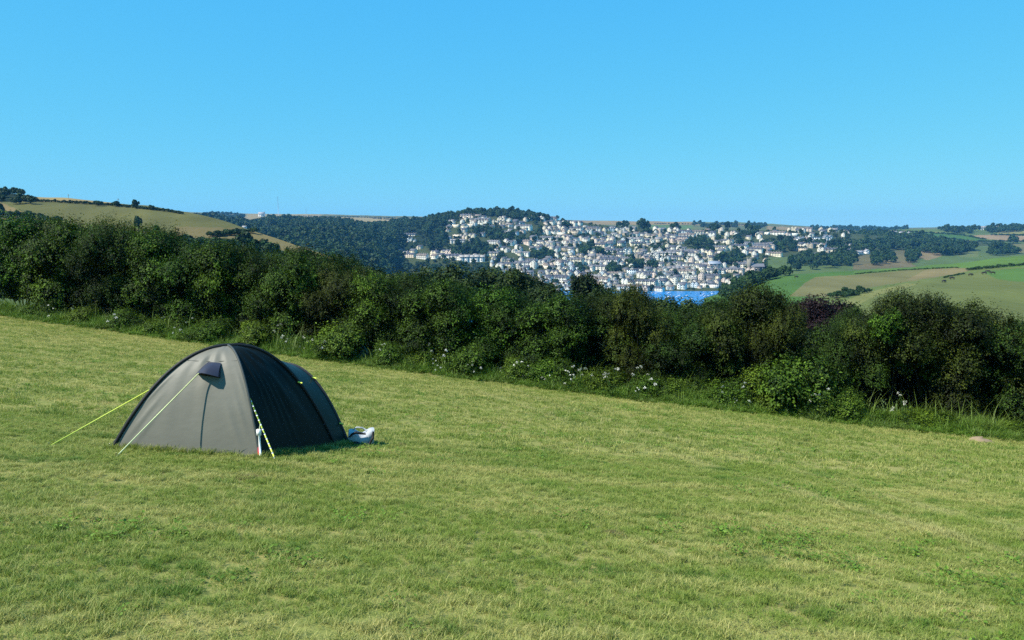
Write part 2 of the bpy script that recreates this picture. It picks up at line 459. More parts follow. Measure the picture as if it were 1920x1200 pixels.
# ------------------------------------------------------------------ harbour water
t = NT('harbour_water')
t.base((0.008, 0.15, 0.38), 0.3, 0.4)
t.bump(t.noise(0.35, 3, sx=((1, 2.5, 1), (0, 0, .3))), 0.5, 0.6)
wz = float(at(1250, 546, 1300)[2])
WX = np.linspace(-260, 1000, 30); WY = np.linspace(850, 1330, 20)
wx, wy = np.meshgrid(WX, WY)
water = MB().grid(np.stack([wx, wy, np.full_like(wx, wz)], -1)).build('harbour_water', t.m)
tag(water, kind='structure')
# foreshore bank under the water's near edge stays hidden behind the hedge trees

# ------------------------------------------------------------------ scattering (only for what nobody could count)
def scatter(name, pts, rotz, scl, idx, protos, label, cat, parent=None, tilt=None):
    me = bpy.data.meshes.new(name)
    pts = np.ascontiguousarray(pts, np.float32); n = len(pts)
    me.vertices.add(n); me.vertices.foreach_set('co', pts.ravel())
    rot = np.zeros((n, 3), np.float32); rot[:, 2] = rotz
    if tilt is not None: rot[:, :2] = tilt
    a = me.attributes.new('rot', 'FLOAT_VECTOR', 'POINT'); a.data.foreach_set('vector', rot.ravel())
    s3 = np.asarray(scl, np.float32)
    if s3.ndim == 1: s3 = np.repeat(s3[:, None], 3, 1)
    a = me.attributes.new('scl', 'FLOAT_VECTOR', 'POINT'); a.data.foreach_set('vector', np.ascontiguousarray(s3).ravel())
    a = me.attributes.new('idx', 'INT', 'POINT'); a.data.foreach_set('value', np.asarray(idx, np.int32))
    o = obj(name, me, parent)
    pc = bpy.data.collections.new(name + '_pieces')
    for p in protos: pc.objects.link(p)
    ng = bpy.data.node_groups.new(name, 'GeometryNodeTree')
    ng.interface.new_socket('Geometry', in_out='INPUT', socket_type='NodeSocketGeometry')
    ng.interface.new_socket('Geometry', in_out='OUTPUT', socket_type='NodeSocketGeometry')
    N, L = ng.nodes, ng.links
    gi = N.new('NodeGroupInput'); go = N.new('NodeGroupOutput'); ip = N.new('GeometryNodeInstanceOnPoints'); ci = N.new('GeometryNodeCollectionInfo')
    ci.inputs['Collection'].default_value = pc; ci.inputs['Separate Children'].default_value = True; ci.inputs['Reset Children'].default_value = True
    def na(nm, ty):
        x = N.new('GeometryNodeInputNamedAttribute'); x.data_type = ty; x.inputs['Name'].default_value = nm; return x.outputs['Attribute']
    L.new(gi.outputs[0], ip.inputs['Points']); L.new(ci.outputs[0], ip.inputs['Instance'])
    ip.inputs['Pick Instance'].default_value = True
    L.new(na('idx', 'INT'), ip.inputs['Instance Index'])
    e2r = N.new('FunctionNodeEulerToRotation'); L.new(na('rot', 'FLOAT_VECTOR'), e2r.inputs[0]); L.new(e2r.outputs[0], ip.inputs['Rotation'])
    L.new(na('scl', 'FLOAT_VECTOR'), ip.inputs['Scale']); L.new(ip.outputs[0], go.inputs[0])
    md = o.modifiers.new('scatter', 'NODES'); md.node_group = ng
    return tag(o, label, cat, kind='stuff')
def proto(name, me): return bpy.data.objects.new(name, me)

# ------------------------------------------------------------------ foliage
def unit(v): return v / (np.linalg.norm(v, axis=-1, keepdims=True) + 1e-9)
def leaves(pos, nrm, axis, size, aspect=0.6, fold=0.15):
    """one folded leaf (2 triangles) per row: base, left, tip, right"""
    n = len(pos); axis = unit(axis - nrm * np.sum(axis * nrm, -1, keepdims=True)); side = np.cross(nrm, axis)
    size = np.broadcast_to(size, n)[:, None]
    b = pos; tip = pos + axis * size
    mid = pos + axis * size * .45 + nrm * size * fold
    l = mid + side * size * aspect / 2; r = mid - side * size * aspect / 2
    v = np.stack([b, l, tip, r], 1).reshape(-1, 3)
    i = np.arange(n)[:, None] * 4
    return v, np.concatenate([i + [0, 3, 2], i + [0, 2, 1]], 1).reshape(-1, 3)
def rnd_unit(g, n): return unit(g.normal(size=(n, 3)))
def lobes_of(g, n, half, zc, rmin, rmax, squash=1.0):
    """lobe centres inside an ellipsoid of half sizes half, centred at height zc"""
    d = rnd_unit(g, n) * (g.random((n, 1)) ** (1 / 3)) ** .7
    c = d * (np.array(half) - rmin * .8)
    c[:, 2] += zc
    r = g.uniform(rmin, rmax, n)
    return c, r
def foliage_mesh(name, g, c, r, n_sprig, per, sprig_len, leaf, mat, up=.35, jit=.55, zmin=0.05, shape=(1, 1, .85), core=900, core_leaf=.26):
    """sprigs on the skin of overlapping lobes, leaves along each sprig"""
    k = g.choice(len(c), n_sprig, p=r ** 2 / (r ** 2).sum())
    d = rnd_unit(g, n_sprig)
    d[:, 2] = np.where(d[:, 2] < -.35, -d[:, 2] * .6, d[:, 2]); d = unit(d)
    rad = r[k] * g.uniform(.78, 1.06, n_sprig)
    p = c[k] + d * rad[:, None] * np.array(shape)
    # drop sprigs that lie deep inside another lobe
    deep = np.zeros(n_sprig, bool)
    for cc, r_ in zip(c, r): deep |= (np.linalg.norm((p - cc) / np.array(shape), axis=1) < r_ * .62)
    ok = (~deep) & (p[:, 2] > zmin); p = p[ok]; d = d[ok]; n = len(p); lobe_tone = g.normal(0, .16, len(c))[k[ok]]
    sd = unit(d * .8 + g.normal(size=(n, 3)) * jit + np.array([0, 0, up]))
    L = sprig_len * g.uniform(.5, 1.3, n) * np.where(g.random(n) < .05, 1.7, 1)
    s = np.tile(np.linspace(-.25, 1, per), n); S = np.repeat(np.arange(n), per)
    side = rnd_unit(g, n * per)
    pos = p[S] + sd[S] * (L[S] * s)[:, None] + side * (L[S] * .22)[:, None]
    ax = unit(sd[S] * .5 + side)
    nr = unit(d[S] * 1.0 + np.array([0, 0, .5]) + g.normal(size=(n * per, 3)) * .36)
    sz = leaf * g.uniform(.6, 1.3, n * per)
    v, f = leaves(pos, nr, ax, sz)
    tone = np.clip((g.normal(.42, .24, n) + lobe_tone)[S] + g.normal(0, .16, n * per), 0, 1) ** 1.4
    if core:                                   # added inner leaves close the gaps; their dark tone paints in interior shade
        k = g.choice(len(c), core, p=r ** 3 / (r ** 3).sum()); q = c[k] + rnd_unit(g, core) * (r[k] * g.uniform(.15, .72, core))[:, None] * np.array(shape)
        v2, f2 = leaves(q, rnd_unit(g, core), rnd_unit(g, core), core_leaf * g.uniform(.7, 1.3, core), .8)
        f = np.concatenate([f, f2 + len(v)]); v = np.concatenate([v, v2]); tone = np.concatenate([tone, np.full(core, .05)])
    return np_mesh(name, v, f, mat, fattr=np.repeat(tone, 2))
def branch_mesh(name, g, c, base_r, mat, zroot=-.25, spread=.15, stems=3):
    mb = MB()
    roots = [np.array([g.normal(0, spread), g.normal(0, spread), zroot]) for _ in range(stems)]
    for i, cc in enumerate(c):
        r0 = roots[i % stems]
        m1 = r0 * .55 + cc * .45 + g.normal(0, .12, 3) * np.linalg.norm(cc) * .25; m1[2] = max(m1[2], r0[2] + .1)
        ts = np.linspace(0, 1, 5)[:, None]
        pts = r0 * (1 - ts) ** 2 + 2 * m1 * ts * (1 - ts) + cc * ts ** 2
        mb.tube(pts, np.linspace(base_r, base_r * .22, 5), 5, cap=False)
    return mb.mesh(name, mat, True)

BARK = plain('bark', (.07, .055, .04), .9, .1, bump=.6, scale=9)
TWIG = plain('dark_twig', (.022, .018, .013), .9, .1)
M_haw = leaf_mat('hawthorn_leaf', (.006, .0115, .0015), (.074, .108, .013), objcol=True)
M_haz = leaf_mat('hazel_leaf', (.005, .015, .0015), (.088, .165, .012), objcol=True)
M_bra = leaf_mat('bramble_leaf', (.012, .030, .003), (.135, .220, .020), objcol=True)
M_tree = leaf_mat('tree_leaf', (.011, .022, .004), (.050, .074, .012), nscale=.12, objcol=True, trans=.12)
M_far = leaf_mat('far_tree_leaf', (.007, .024, .006), (.038, .075, .014), nscale=.05, objcol=True, trans=.05)
M_copper = leaf_mat('copper_leaf', (.010, .005, .007), (.030, .015, .016), nscale=.3)

def bush_proto(kind, seed, w, h, d):
    """foliage and stem meshes of a bush w wide, h tall, d deep with its foot at the origin"""
    g = np.random.default_rng(seed)
    if kind == 'hawthorn': c, r = lobes_of(g, 30, (w / 2, d / 2, h * .46), h * .54, .32, .92); a = (3300, 13, .30, .066, M_haw)
    elif kind == 'canopy': c, r = lobes_of(g, 24, (w / 2, d / 2, h * .32), h * .68, .36, .80); a = (3100, 13, .30, .066, M_haw)
    elif kind == 'hazel': c, r = lobes_of(g, 28, (w / 2, d / 2, h * .47), h * .53, .32, .92); a = (2900, 11, .32, .088, M_haz)
    else: c, r = lobes_of(g, 18, (w / 2, d / 2, h * .46), h * .48, .28, .55); a = (1500, 10, .24, .080, M_bra)
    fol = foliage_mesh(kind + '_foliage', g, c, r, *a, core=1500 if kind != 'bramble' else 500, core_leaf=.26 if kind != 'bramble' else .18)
    br = branch_mesh(kind + '_stems', g, c[:14], .04, TWIG)
    return fol, br
PROTO = {}
def bush(kind, var, loc, rz, scale, color, label, cat='bush', group=None, name=None):
    key = (kind, var)
    if key not in PROTO:
        dim = {'hawthorn': (4.4, 4.0, 3.4), 'canopy': (4.6, 4.0, 3.4), 'hazel': (4.2, 4.2, 3.2), 'bramble': (2.4, 1.7, 1.8)}[kind]
        PROTO[key] = bush_proto(kind, 100 + var * 7 + len(kind), *dim)
    fol, br = PROTO[key]
    e = empty(name or {'canopy': 'hawthorn'}.get(kind, kind) + '_bush', loc, rz); e.scale = scale
    f = obj('foliage', fol, e); f.color = (*color, 1)
    obj('stem', br, e)
    return tag(e, label, cat, group)

# ------------------------------------------------------------------ the hedge along the field
SKY_X = [-160, 0, 60, 110, 150, 200, 250, 300, 330, 380, 430, 480, 530, 560, 600, 650, 700, 760, 800, 860, 900, 960, 1020, 1060, 1120, 1180, 1200, 1216, 1270, 1310, 1345, 1380, 1430, 1470, 1500, 1530, 1580, 1610, 1640, 1700, 1760, 1830, 1920, 2080]
SKY_Y = [395, 406, 412, 416, 412, 428, 438, 452, 450, 456, 468, 478, 470, 490, 500, 512, 506, 520, 530, 530, 545, 556, 556, 552, 546, 530, 532, 572, 594, 588, 552, 528, 546, 574, 602, 630, 632, 596, 576, 550, 547, 562, 590, 610]
def hedge_bush(kind, var, px, top, wpx, off, color, label, group, rz=None, name=None, depthscale=1.0):
    p = hedge_point(px, off)
    z = float(field_z(p[0], p[1])) - .1 - .10 * max(0, off - 3.5) ** 1.3
    zt = float(at(px, top, p[1])[2])
    dim = {'hawthorn': (4.4, 4.0, 3.4), 'canopy': (4.6, 4.0, 3.4), 'hazel': (4.2, 4.2, 3.2), 'bramble': (2.4, 1.7, 1.8)}[kind]
    sz = max(.25, (zt - z) / (dim[1] * 1.01)); sx = wpx / F * p[1] / dim[0] * 1.0
    return bush(kind, var, (p[0], p[1], z), rng.uniform(-.5, .5) if rz is None else rz, (sx, sx * .55 + sz * .45 * depthscale, sz), color, label, 'bush', group, name)
TINT = {'canopy': [(.95, .95, .8)] * 4, 'hazel': [(1, 1, 1), (.85, 1.0, .8), (1.15, 1.1, .9), (.9, .95, 1.0)], 'hawthorn': [(.92, 1, .9), (1.10, .98, .85), (.72, 1.0, .8), (.82, 1.05, .85)]}
main = [  # px, width px, kind
    (-130, 150, 'hazel'), (-30, 150, 'hazel'), (62, 150, 'hazel'), (150, 125, 'hawthorn'), (225, 140, 'hazel'), (300, 130, 'hazel'), (372, 135, 'hazel'), (445, 130, 'hawthorn'), (515, 130, 'hazel'), (585, 140, 'hawthorn'), (655, 140, 'hazel'), (728, 150, 'hawthorn'), (805, 150, 'hazel'), (885, 160, 'hazel'), (965, 160, 'hawthorn'), (1045, 160, 'hazel'), (1120, 150, 'hawthorn'), (1190, 110, 'hawthorn'), (1262, 150, 'hawthorn'), (1330, 140, 'hawthorn'), (1400, 190, 'canopy'), (1455, 110, 'hawthorn'), (1610, 110, 'hawthorn'), (1690, 190, 'canopy'), (1785, 210, 'canopy'), (1880, 190, 'hawthorn'), (1990, 200, 'hawthorn'), (2090, 180, 'hawthorn')]
seen = 0
for i, (px, w, kind) in enumerate(main):
    top = float(np.interp(px, SKY_X, SKY_Y)) + rng.uniform(0, 5)
    vis = 0 < px + w / 2 and px - w / 2 < 1920
    seen += 1 if vis else 0
    look = {'hawthorn': 'olive brown hawthorn', 'canopy': 'spreading wind-shaped hawthorn', 'hazel': 'green broad-leaved hazel'}[kind]
    lab = f'tall {look} bush, {nth(seen)} from the left along the hedge front' if vis else f'tall {look} bush at the far {"left" if px < 0 else "right"} end of the hedge{" " + nth(2 if abs(px - 960) > 1100 else 1) + " outside"}'
    tt = TINT[kind][i % 4]
    hedge_bush(kind, i % 3, px, top, w * 1.12, 1.9 + rng.uniform(-.3, .4), tt, lab, 'tall bushes of the hedge')
# back row fills the gaps between the tall bushes
back = [(x, 150) for x in list(range(-60, 1450, 118)) + [1650, 1740, 1835, 1930, 2030]]
for i, (px, w) in enumerate(back):
    top = float(np.interp(px, SKY_X, SKY_Y)) + 10
    kind = 'hazel' if px < 900 else 'hawthorn'
    hedge_bush(kind, (i + 1) % 3, px, top, w, 4.4, tuple(.92 * a for a in TINT[kind][(i + 2) % 4]),
               f'dark {kind} bush behind the hedge front, {nth(i + 1)} from left in that back row', 'back row of the hedge')
# low brambles along the foot of the hedge
low = [(-40, 92, 575), (60, 80, 560), (140, 75, 575), (215, 85, 578), (300, 95, 590), (385, 90, 600), (470, 100, 600), (545, 90, 625), (640, 120, 600), (720, 95, 640), (800, 100, 650), (885, 115, 640), (965, 90, 670), (1040, 105, 665), (1130, 120, 690), (1215, 100, 700), (1290, 105, 700), (1375, 120, 712), (1450, 130, 690), (1520, 170, 655), (1590, 110, 730), (1650, 100, 765), (1770, 125, 765), (1880, 60, 800), (1950, 110, 790)]
for i, (px, w, top) in enumerate(low):
    c = [(1, 1, 1), (.85, .95, .9), (1.15, 1.08, .9), (.8, .9, .8)][i % 4]
    hedge_bush('bramble', i % 3, px, top, w, .45 + rng.uniform(-.1, .25), c,
               f'low bright green bramble bush at the hedge foot, {nth(i + 1)} from the left', 'brambles at the hedge foot', name='bramble_bush')
# ivy patch on the big hawthorn
p = hedge_point(1672, .75)
zc = float(at(1672, 612, p[1])[2])
g = np.random.default_rng(5)
c = np.array([[0, 0, 0], [.35, 0, .35], [-.25, .05, -.4], [.1, 0, -.55], [.55, .1, .1], [-.45, .1, .1]]); r = np.array([.5, .42, .4, .3, .35, .35])
ivy = empty('ivy', (p[0], p[1], zc)); ivy.scale = (.62, .6, .7)
fo = obj('foliage', foliage_mesh('ivy_foliage', g, c, r, 420, 10, .2, .095, M_bra, zmin=-5, core=100), ivy); fo.color = (1.0, 1.2, .9, 1)
mb = MB(); mb.tube([(0, .5, -.8), (.1, .45, -.5), (.0, .3, 0), (.2, .25, .4)], [.02, .02, .02, .015], 5); mb.build('stem', BARK, ivy)
tag(ivy, 'patch of bright glossy green ivy climbing on the big hawthorn bush', 'ivy')

# copper beech in the gap of the hedge
def make_tree(name, loc, h, cr_w, trunk_h, mat, seed, label, cat='tree', group=None, n=(700, 9), leaf=.3, sprig=.6, lob=16, color=(1, 1, 1)):
    g = np.random.default_rng(seed)
    ch = h - trunk_h
    c, r = lobes_of(g, lob, (cr_w / 2, cr_w / 2, ch / 2), trunk_h + ch / 2, min(cr_w, ch) * .13, min(cr_w, ch) * .26)
    e = empty(name, loc)
    f = obj('crown', foliage_mesh('crown', g, c, r, n[0], n[1], sprig, leaf, mat, zmin=trunk_h * .5, core=500, core_leaf=cr_w * .09), e); f.color = (*color, 1)
    mb = MB(); tr = .022 * h
    mb.tube([(0, 0, -.5), (0, 0, trunk_h * .6), (.02 * h, 0, trunk_h + ch * .35), (.0, .02 * h, trunk_h + ch * .75)], [tr, tr * .75, tr * .5, tr * .12], 7)
    for cc in c[:8]: mb.tube([(0, 0, trunk_h * .7), (cc[0] * .4, cc[1] * .4, trunk_h + (cc[2] - trunk_h) * .45), tuple(cc)], [tr * .5, tr * .3, tr * .08], 5, cap=False)
    mb.build('trunk', BARK, e, True)
    return tag(e, label, cat, group)
def ground_z(x, y):
    d = math.hypot(x, y)
    return float(max(-104, -5 + np.interp(d, [0, 45, 60, 120, 200, 400, 800, 1200], [0, 0, -3, -14, -28, -55, -90, -104])))
def valley_tree(px, top, wpx, depth, mat, seed, label, name='valley_tree', **k):
    p = at(px, top, depth); gz = ground_z(p[0], p[1])
    h = p[2] - gz; w = wpx / F * depth
    return make_tree(name, (p[0], p[1], gz), h, w, max(.12 * h, h - w * 1.1), mat, seed, label, **k)
valley_tree(1540, 560, 125, 46, M_copper, 3, 'dark purple copper beech seen through the gap in the hedge', name='copper_beech', n=(2600, 11), leaf=.13, sprig=.4, lob=26)
VT = [(560, 468, 60, 70, (1.1, 1.0, .8)), (760, 518, 90, 85, (1, 1, .9)), (838, 494, 110, 105, (.85, .95, .85)), (905, 502, 90, 110, (.75, .85, .8)), (962, 512, 62, 95, (1.15, 1.25, 1.05)), (1008, 530, 50, 105, (.8, .85, .8)), (1030, 536, 60, 80, (.95, 1.0, .9)), (1098, 522, 42, 120, (.7, .8, .8)), (1140, 545, 70, 75, (1, 1.05, .9)), (1238, 563, 60, 95, (1, 1.1, 1)), (1296, 572, 60, 110, (.9, 1.0, .95)), (1585, 575, 50, 60, (1, 1.1, 1)), (1515, 625, 70, 40, (1, 1.1, 1)), (620, 500, 80, 78, (1, 1, .85)), (690, 505, 90, 90, (.95, 1, .9)), (1180, 555, 70, 88, (.9, .95, .85)), (1345, 570, 60, 100, (.9, 1, .95))]
VT.sort(key=lambda a: a[0])
for i, (px, top, w, d, c) in enumerate(VT):
    valley_tree(px, top, w, d, M_tree, 200 + i, f'rounded green tree rising behind the hedge, {nth(i + 1)} such tree from the left', color=c, group='trees in the valley behind the hedge', n=(900, 10), leaf=.34 * d / 90, sprig=.8 * d / 90, lob=20)

# ------------------------------------------------------------------ far tree prototypes
def far_crown(seed, lob=11, n=900, elong=1.0, leaf=.16):
    """crown one unit wide, foot at origin"""
    g = np.random.default_rng(seed)
    c, r = lobes_of(g, lob, (.46, .46, .42 * elong), .52 * elong, .16, .30)
    k = g.choice(lob, n, p=r ** 2 / (r ** 2).sum()); d = rnd_unit(g, n); d[:, 2] = np.where(d[:, 2] < -.2, -d[:, 2], d[:, 2])
    p = c[k] + d * r[k][:, None] * g.uniform(.85, 1.05, (n, 1))
    deep = np.zeros(n, bool)
    for cc, r_ in zip(c, r): deep |= np.linalg.norm(p - cc, axis=1) < r_ * .7
    p = p[~deep]; d = d[~deep]
    nr = unit(d + g.normal(size=d.shape) * .24); ax = rnd_unit(g, len(p))
    v, f = leaves(p, nr, ax, leaf * g.uniform(.7, 1.4, len(p)), .85, .12)
    v[:, 2] = np.maximum(v[:, 2], .0)
    # soft core so that the crown is not see-through
    tone = np.repeat(np.clip(g.normal(.45, .25, len(p)), 0, 1), 2)
    return np_mesh('crown', v, f, M_far, fattr=tone)
CROWNS = [far_crown(900 + i, 9 + i, 800, [1, .9, 1.15, .8, 1.0][i]) for i in range(5)]
TRUNK = MB().tube([(0, 0, -.25), (0, 0, .1), (.02, 0, .45)], [.035, .03, .012], 6).mesh('trunk', BARK)
def far_tree(loc, w, hs, i, color, label, group=None, name='tree'):
    e = empty(name, loc, random.random() * 6); e.scale = (w, w, w * hs)
    c = obj('crown', CROWNS[i % 5], e); c.color = (*color, 1)
    obj('trunk', TRUNK, e)
    return tag(e, label, 'tree', group)
def wood(name, pts, sizes, label, lift=0.0, hs=(.75, 1.1)):
    g = np.random.default_rng(len(pts))
    n = len(pts); pr = []
    for i in range(5):
        q = proto(name + f'_piece_{i}', CROWNS[i]); q.color = [(1, 1, 1, 1), (.7, .8, .8, 1), (1.5, 1.35, .95, 1), (.6, .75, .85, 1), (1.1, 1.3, 1, 1)][i]; pr.append(q)
    s = np.stack([sizes, sizes, sizes * g.uniform(*hs, n)], -1)
    pts = pts.copy(); pts[:, 2] += lift
    return scatter(name, pts, g.uniform(0, 6.28, n), s, g.integers(0, 5, n), pr, label, 'woodland')
g = np.random.default_rng(77)
pt = wood_hill.area_points(lambda x, y: (x > 240) & (x < 900) & (y < 545), 2600, g)
wood('wooded_hillside', pt, g.uniform(13, 21, len(pt)), 'dense dark blue-green wood covering the valley side left of the town')
pt = town_hill.area_points(lambda x, y: in_poly(x, y, [(600, 450), (720, 438), (770, 425), (835, 403), (860, 415), (830, 440), (790, 440), (770, 440), (735, 470), (700, 480), (600, 545)]), 330, g)
wood('town_slope_wood', pt, g.uniform(11, 17, len(pt)), 'green wood on the slope just left of the town houses')
pt = town_hill.area_points(lambda x, y: in_poly(x, y, [(822, 396), (1024, 396), (1028, 414), (985, 413), (940, 407), (890, 403), (822, 409)]), 300, g)
wood('hilltop_wood', pt, g.uniform(11, 16, len(pt)), 'dark wood crowning the hill above the town', lift=-2)
pt = town_hill.area_points(lambda x, y: in_poly(x, y, [(690, 492), (775, 499), (890, 496), (925, 506), (950, 525), (1000, 549), (690, 549)]), 170, g)
wood('waterside_wood', pt, g.uniform(9, 14, len(pt)), 'green trees below the houses at the left end of the town')
pt = left_hill.area_points(lambda x, y: in_poly(x, y, [(-200, 470), (100, 446), (330, 462), (400, 465), (455, 462), (500, 479), (560, 499), (640, 512), (720, 540), (640, 570), (-200, 570)]) | in_poly(x, y, [(-200, 392), (0, 400), (30, 408), (55, 402), (85, 395), (110, 412), (118, 425), (60, 430), (-200, 470)]), 700, g)
wood('combe_wood', pt, g.uniform(4, 7.5, len(pt)), 'band of green trees at the foot of the dry pasture hill')
pt = left_hill.area_points(lambda x, y: in_poly(x, y, [(-260, 350), (40, 352), (45, 377), (75, 384), (60, 392), (0, 378), (-260, 384)]), 190, g)
wood('brow_wood', pt, g.uniform(4, 6.5, len(pt)), 'dark clump of wood on the brow of the pasture hill')
pt = right_far.area_points(lambda x, y: in_poly(x, y, [(1590, 445), (1640, 442), (1740, 452), (1790, 462), (1830, 470), (1800, 478), (1760, 482), (1720, 468), (1650, 472), (1600, 478), (1560, 480)]), 420, g)
wood('valley_side_wood', pt, g.uniform(15, 22, len(pt)), 'large dark wood on the slope right of the town')
pt = right_far.area_points(lambda x, y: in_poly(x, y, [(1755, 431), (1830, 432), (1830, 439), (1770, 438)]) | in_poly(x, y, [(1850, 430), (1930, 427), (1930, 433), (1850, 438)]) | in_poly(x, y, [(1625, 487), (1672, 477), (1674, 494), (1640, 500)]) | in_poly(x, y, [(1698, 476), (1724, 474), (1722, 494), (1700, 494)]) | in_poly(x, y, [(1855, 462), (1880, 464), (1910, 476), (1855, 482)]) | in_poly(x, y, [(1480, 490), (1600, 478), (1600, 500), (1480, 510)]), 260, g)
wood('valley_copses', pt, g.uniform(12, 18, len(pt)), 'scattered dark copses among the far fields right of the town')
pt = far_hill.area_points(lambda x, y: in_poly(x, y, [(380, 401), (455, 404), (462, 412), (380, 412)]) | in_poly(x, y, [(1300, 420), (1440, 422), (1440, 429), (1300, 428)]) | in_poly(x, y, [(1520, 427), (1700, 430), (1700, 436), (1520, 433)]), 260, g)
wood('plateau_copses', pt, g.uniform(12, 20, len(pt)), 'low dark copses along the far skyline')
pt = cattle_hill.area_points(lambda x, y: in_poly(x, y, [(1350, 560), (1380, 533), (1430, 516), (1470, 510), (1480, 516), (1430, 530), (1400, 548), (1380, 570)]), 60, g)
wood('headland_trees', pt, g.uniform(7, 11, len(pt)), 'green trees at the left end of the cattle hill, below the town')

def hedgerow(name, hill, line, w, step, label, hs=.7):
    pl = []
    for (x0, y0), (x1, y1) in zip(line[:-1], line[1:]):
        n = max(2, int(abs(x1 - x0) / step)); u = np.linspace(0, 1, n, endpoint=False)
        pl.append(np.stack([x0 + (x1 - x0) * u, y0 + (y1 - y0) * u], -1))
    pl = np.concatenate(pl); P = hill.picks(pl[:, 0], pl[:, 1])
    g = np.random.default_rng(len(pl)); n = len(P)
    pr = [proto(name + f'_piece_{i}', CROWNS[i]) for i in range(5)]
    s = w * g.uniform(.7, 1.3, n); P[:, :2] += g.normal(0, w * .25, (n, 2))
    scatter(name, P, g.uniform(0, 6.28, n), np.stack([s, s, s * hs], -1), g.integers(0, 5, n), pr, label, 'hedgerow')
hedgerow('brow_hedge', left_hill, [(40, 377), (100, 379), (200, 385), (310, 396), (345, 402)], 2.3, 2, 'dark hedge along the brow of the dry pasture hill')
hedgerow('pasture_foot_hedge', left_hill, [(395, 444), (440, 441), (478, 436)], 4, 3, 'hedge dividing the dry pasture from the tan strip below')
hedgerow('cross_hedge', cattle_hill, [(1605, 514), (1690, 507), (1790, 502), (1800, 503)], 1.5, 2, 'thin green hedge bank along the upper cattle hill', .5)
hedgerow('gully_hedge', cattle_hill, [(1818, 507), (1850, 504), (1890, 500), (1925, 497)], 2.4, 2.5, 'dark bushy hedge at the right of the cattle hill')
hedgerow('gully_scrub', cattle_hill, [(1770, 521), (1790, 517), (1808, 514)], 1.8, 2, 'short dark line of scrub in the middle of the cattle hill', .5)
hedgerow('bend_scrub', cattle_hill, [(1565, 559), (1580, 556), (1605, 552), (1628, 547)], 4.0, 3, 'dark clump of gorse scrub at the fold of the cattle hill')
for k, ln in enumerate([[(1660, 433), (1720, 436), (1800, 441), (1850, 450)], [(1710, 441), (1790, 450), (1870, 463), (1895, 459)], [(1860, 441), (1925, 442)], [(1830, 454), (1925, 453)]]):
    hedgerow('far_field_hedge', right_far, ln, 7, 2.5, ['dark hedge above the lush strip field, right of the town', 'dark hedge below the lush strip field, right of the town', 'hedge above the pink ploughed field', 'hedge below the pink ploughed field'][k], .6)
for k, ln in enumerate([[(560, 406), (640, 407), (760, 410)], [(700, 410), (760, 414)], [(1230, 420), (1440, 422)]]):
    hedgerow('plateau_hedge', far_hill, ln, 8, 2.5, ['thin dark hedge across the stubble on the far skyline', 'short hedge in the stubble field above the wooded valley', 'dark hedge across far tan fields above the town'][k], .5)

# single trees one can point at
ST = [(left_hill, 185, 386, 7, .5, 'dark tree in the brow hedge of the pasture hill, first of four from the left'), (left_hill, 216, 388, 5, .8, 'dark tree in the brow hedge of the pasture hill, second of four from the left'),
      (left_hill, 255, 391, 5, 1, 'dark tree in the brow hedge of the pasture hill, third of four from the left'), (left_hill, 284, 394, 4, .9, 'dark tree in the brow hedge of the pasture hill, fourth of four from the left'),
      (left_hill, 306, 397, 2.6, 1, 'smallest round tree at the right end of the brow hedge'), (left_hill, 260, 434, 4.2, 2.0, 'slim conifer at the foot of the dry pasture'), (left_hill, 292, 437, 3, 1.5, 'small pointed tree at the foot of the dry pasture'),
      (town_hill, 1208, 434, 24, 1.05, 'big lone dark tree standing on the skyline above the town'), (right_far, 1901, 457, 24, .9, 'lone round tree below the pink ploughed field'),
      (right_far, 1824, 431, 13, 1.1, 'dark tree by the white farm buildings on the far skyline'), (right_far, 1836, 431, 15, .9, 'broad dark tree beside the white farm buildings on the far skyline')]
for i, (hl, x, y, w, hs, lab) in enumerate(ST):
    far_tree(hl.pick(x, y), w, hs, i, (.75, .85, .85), lab)

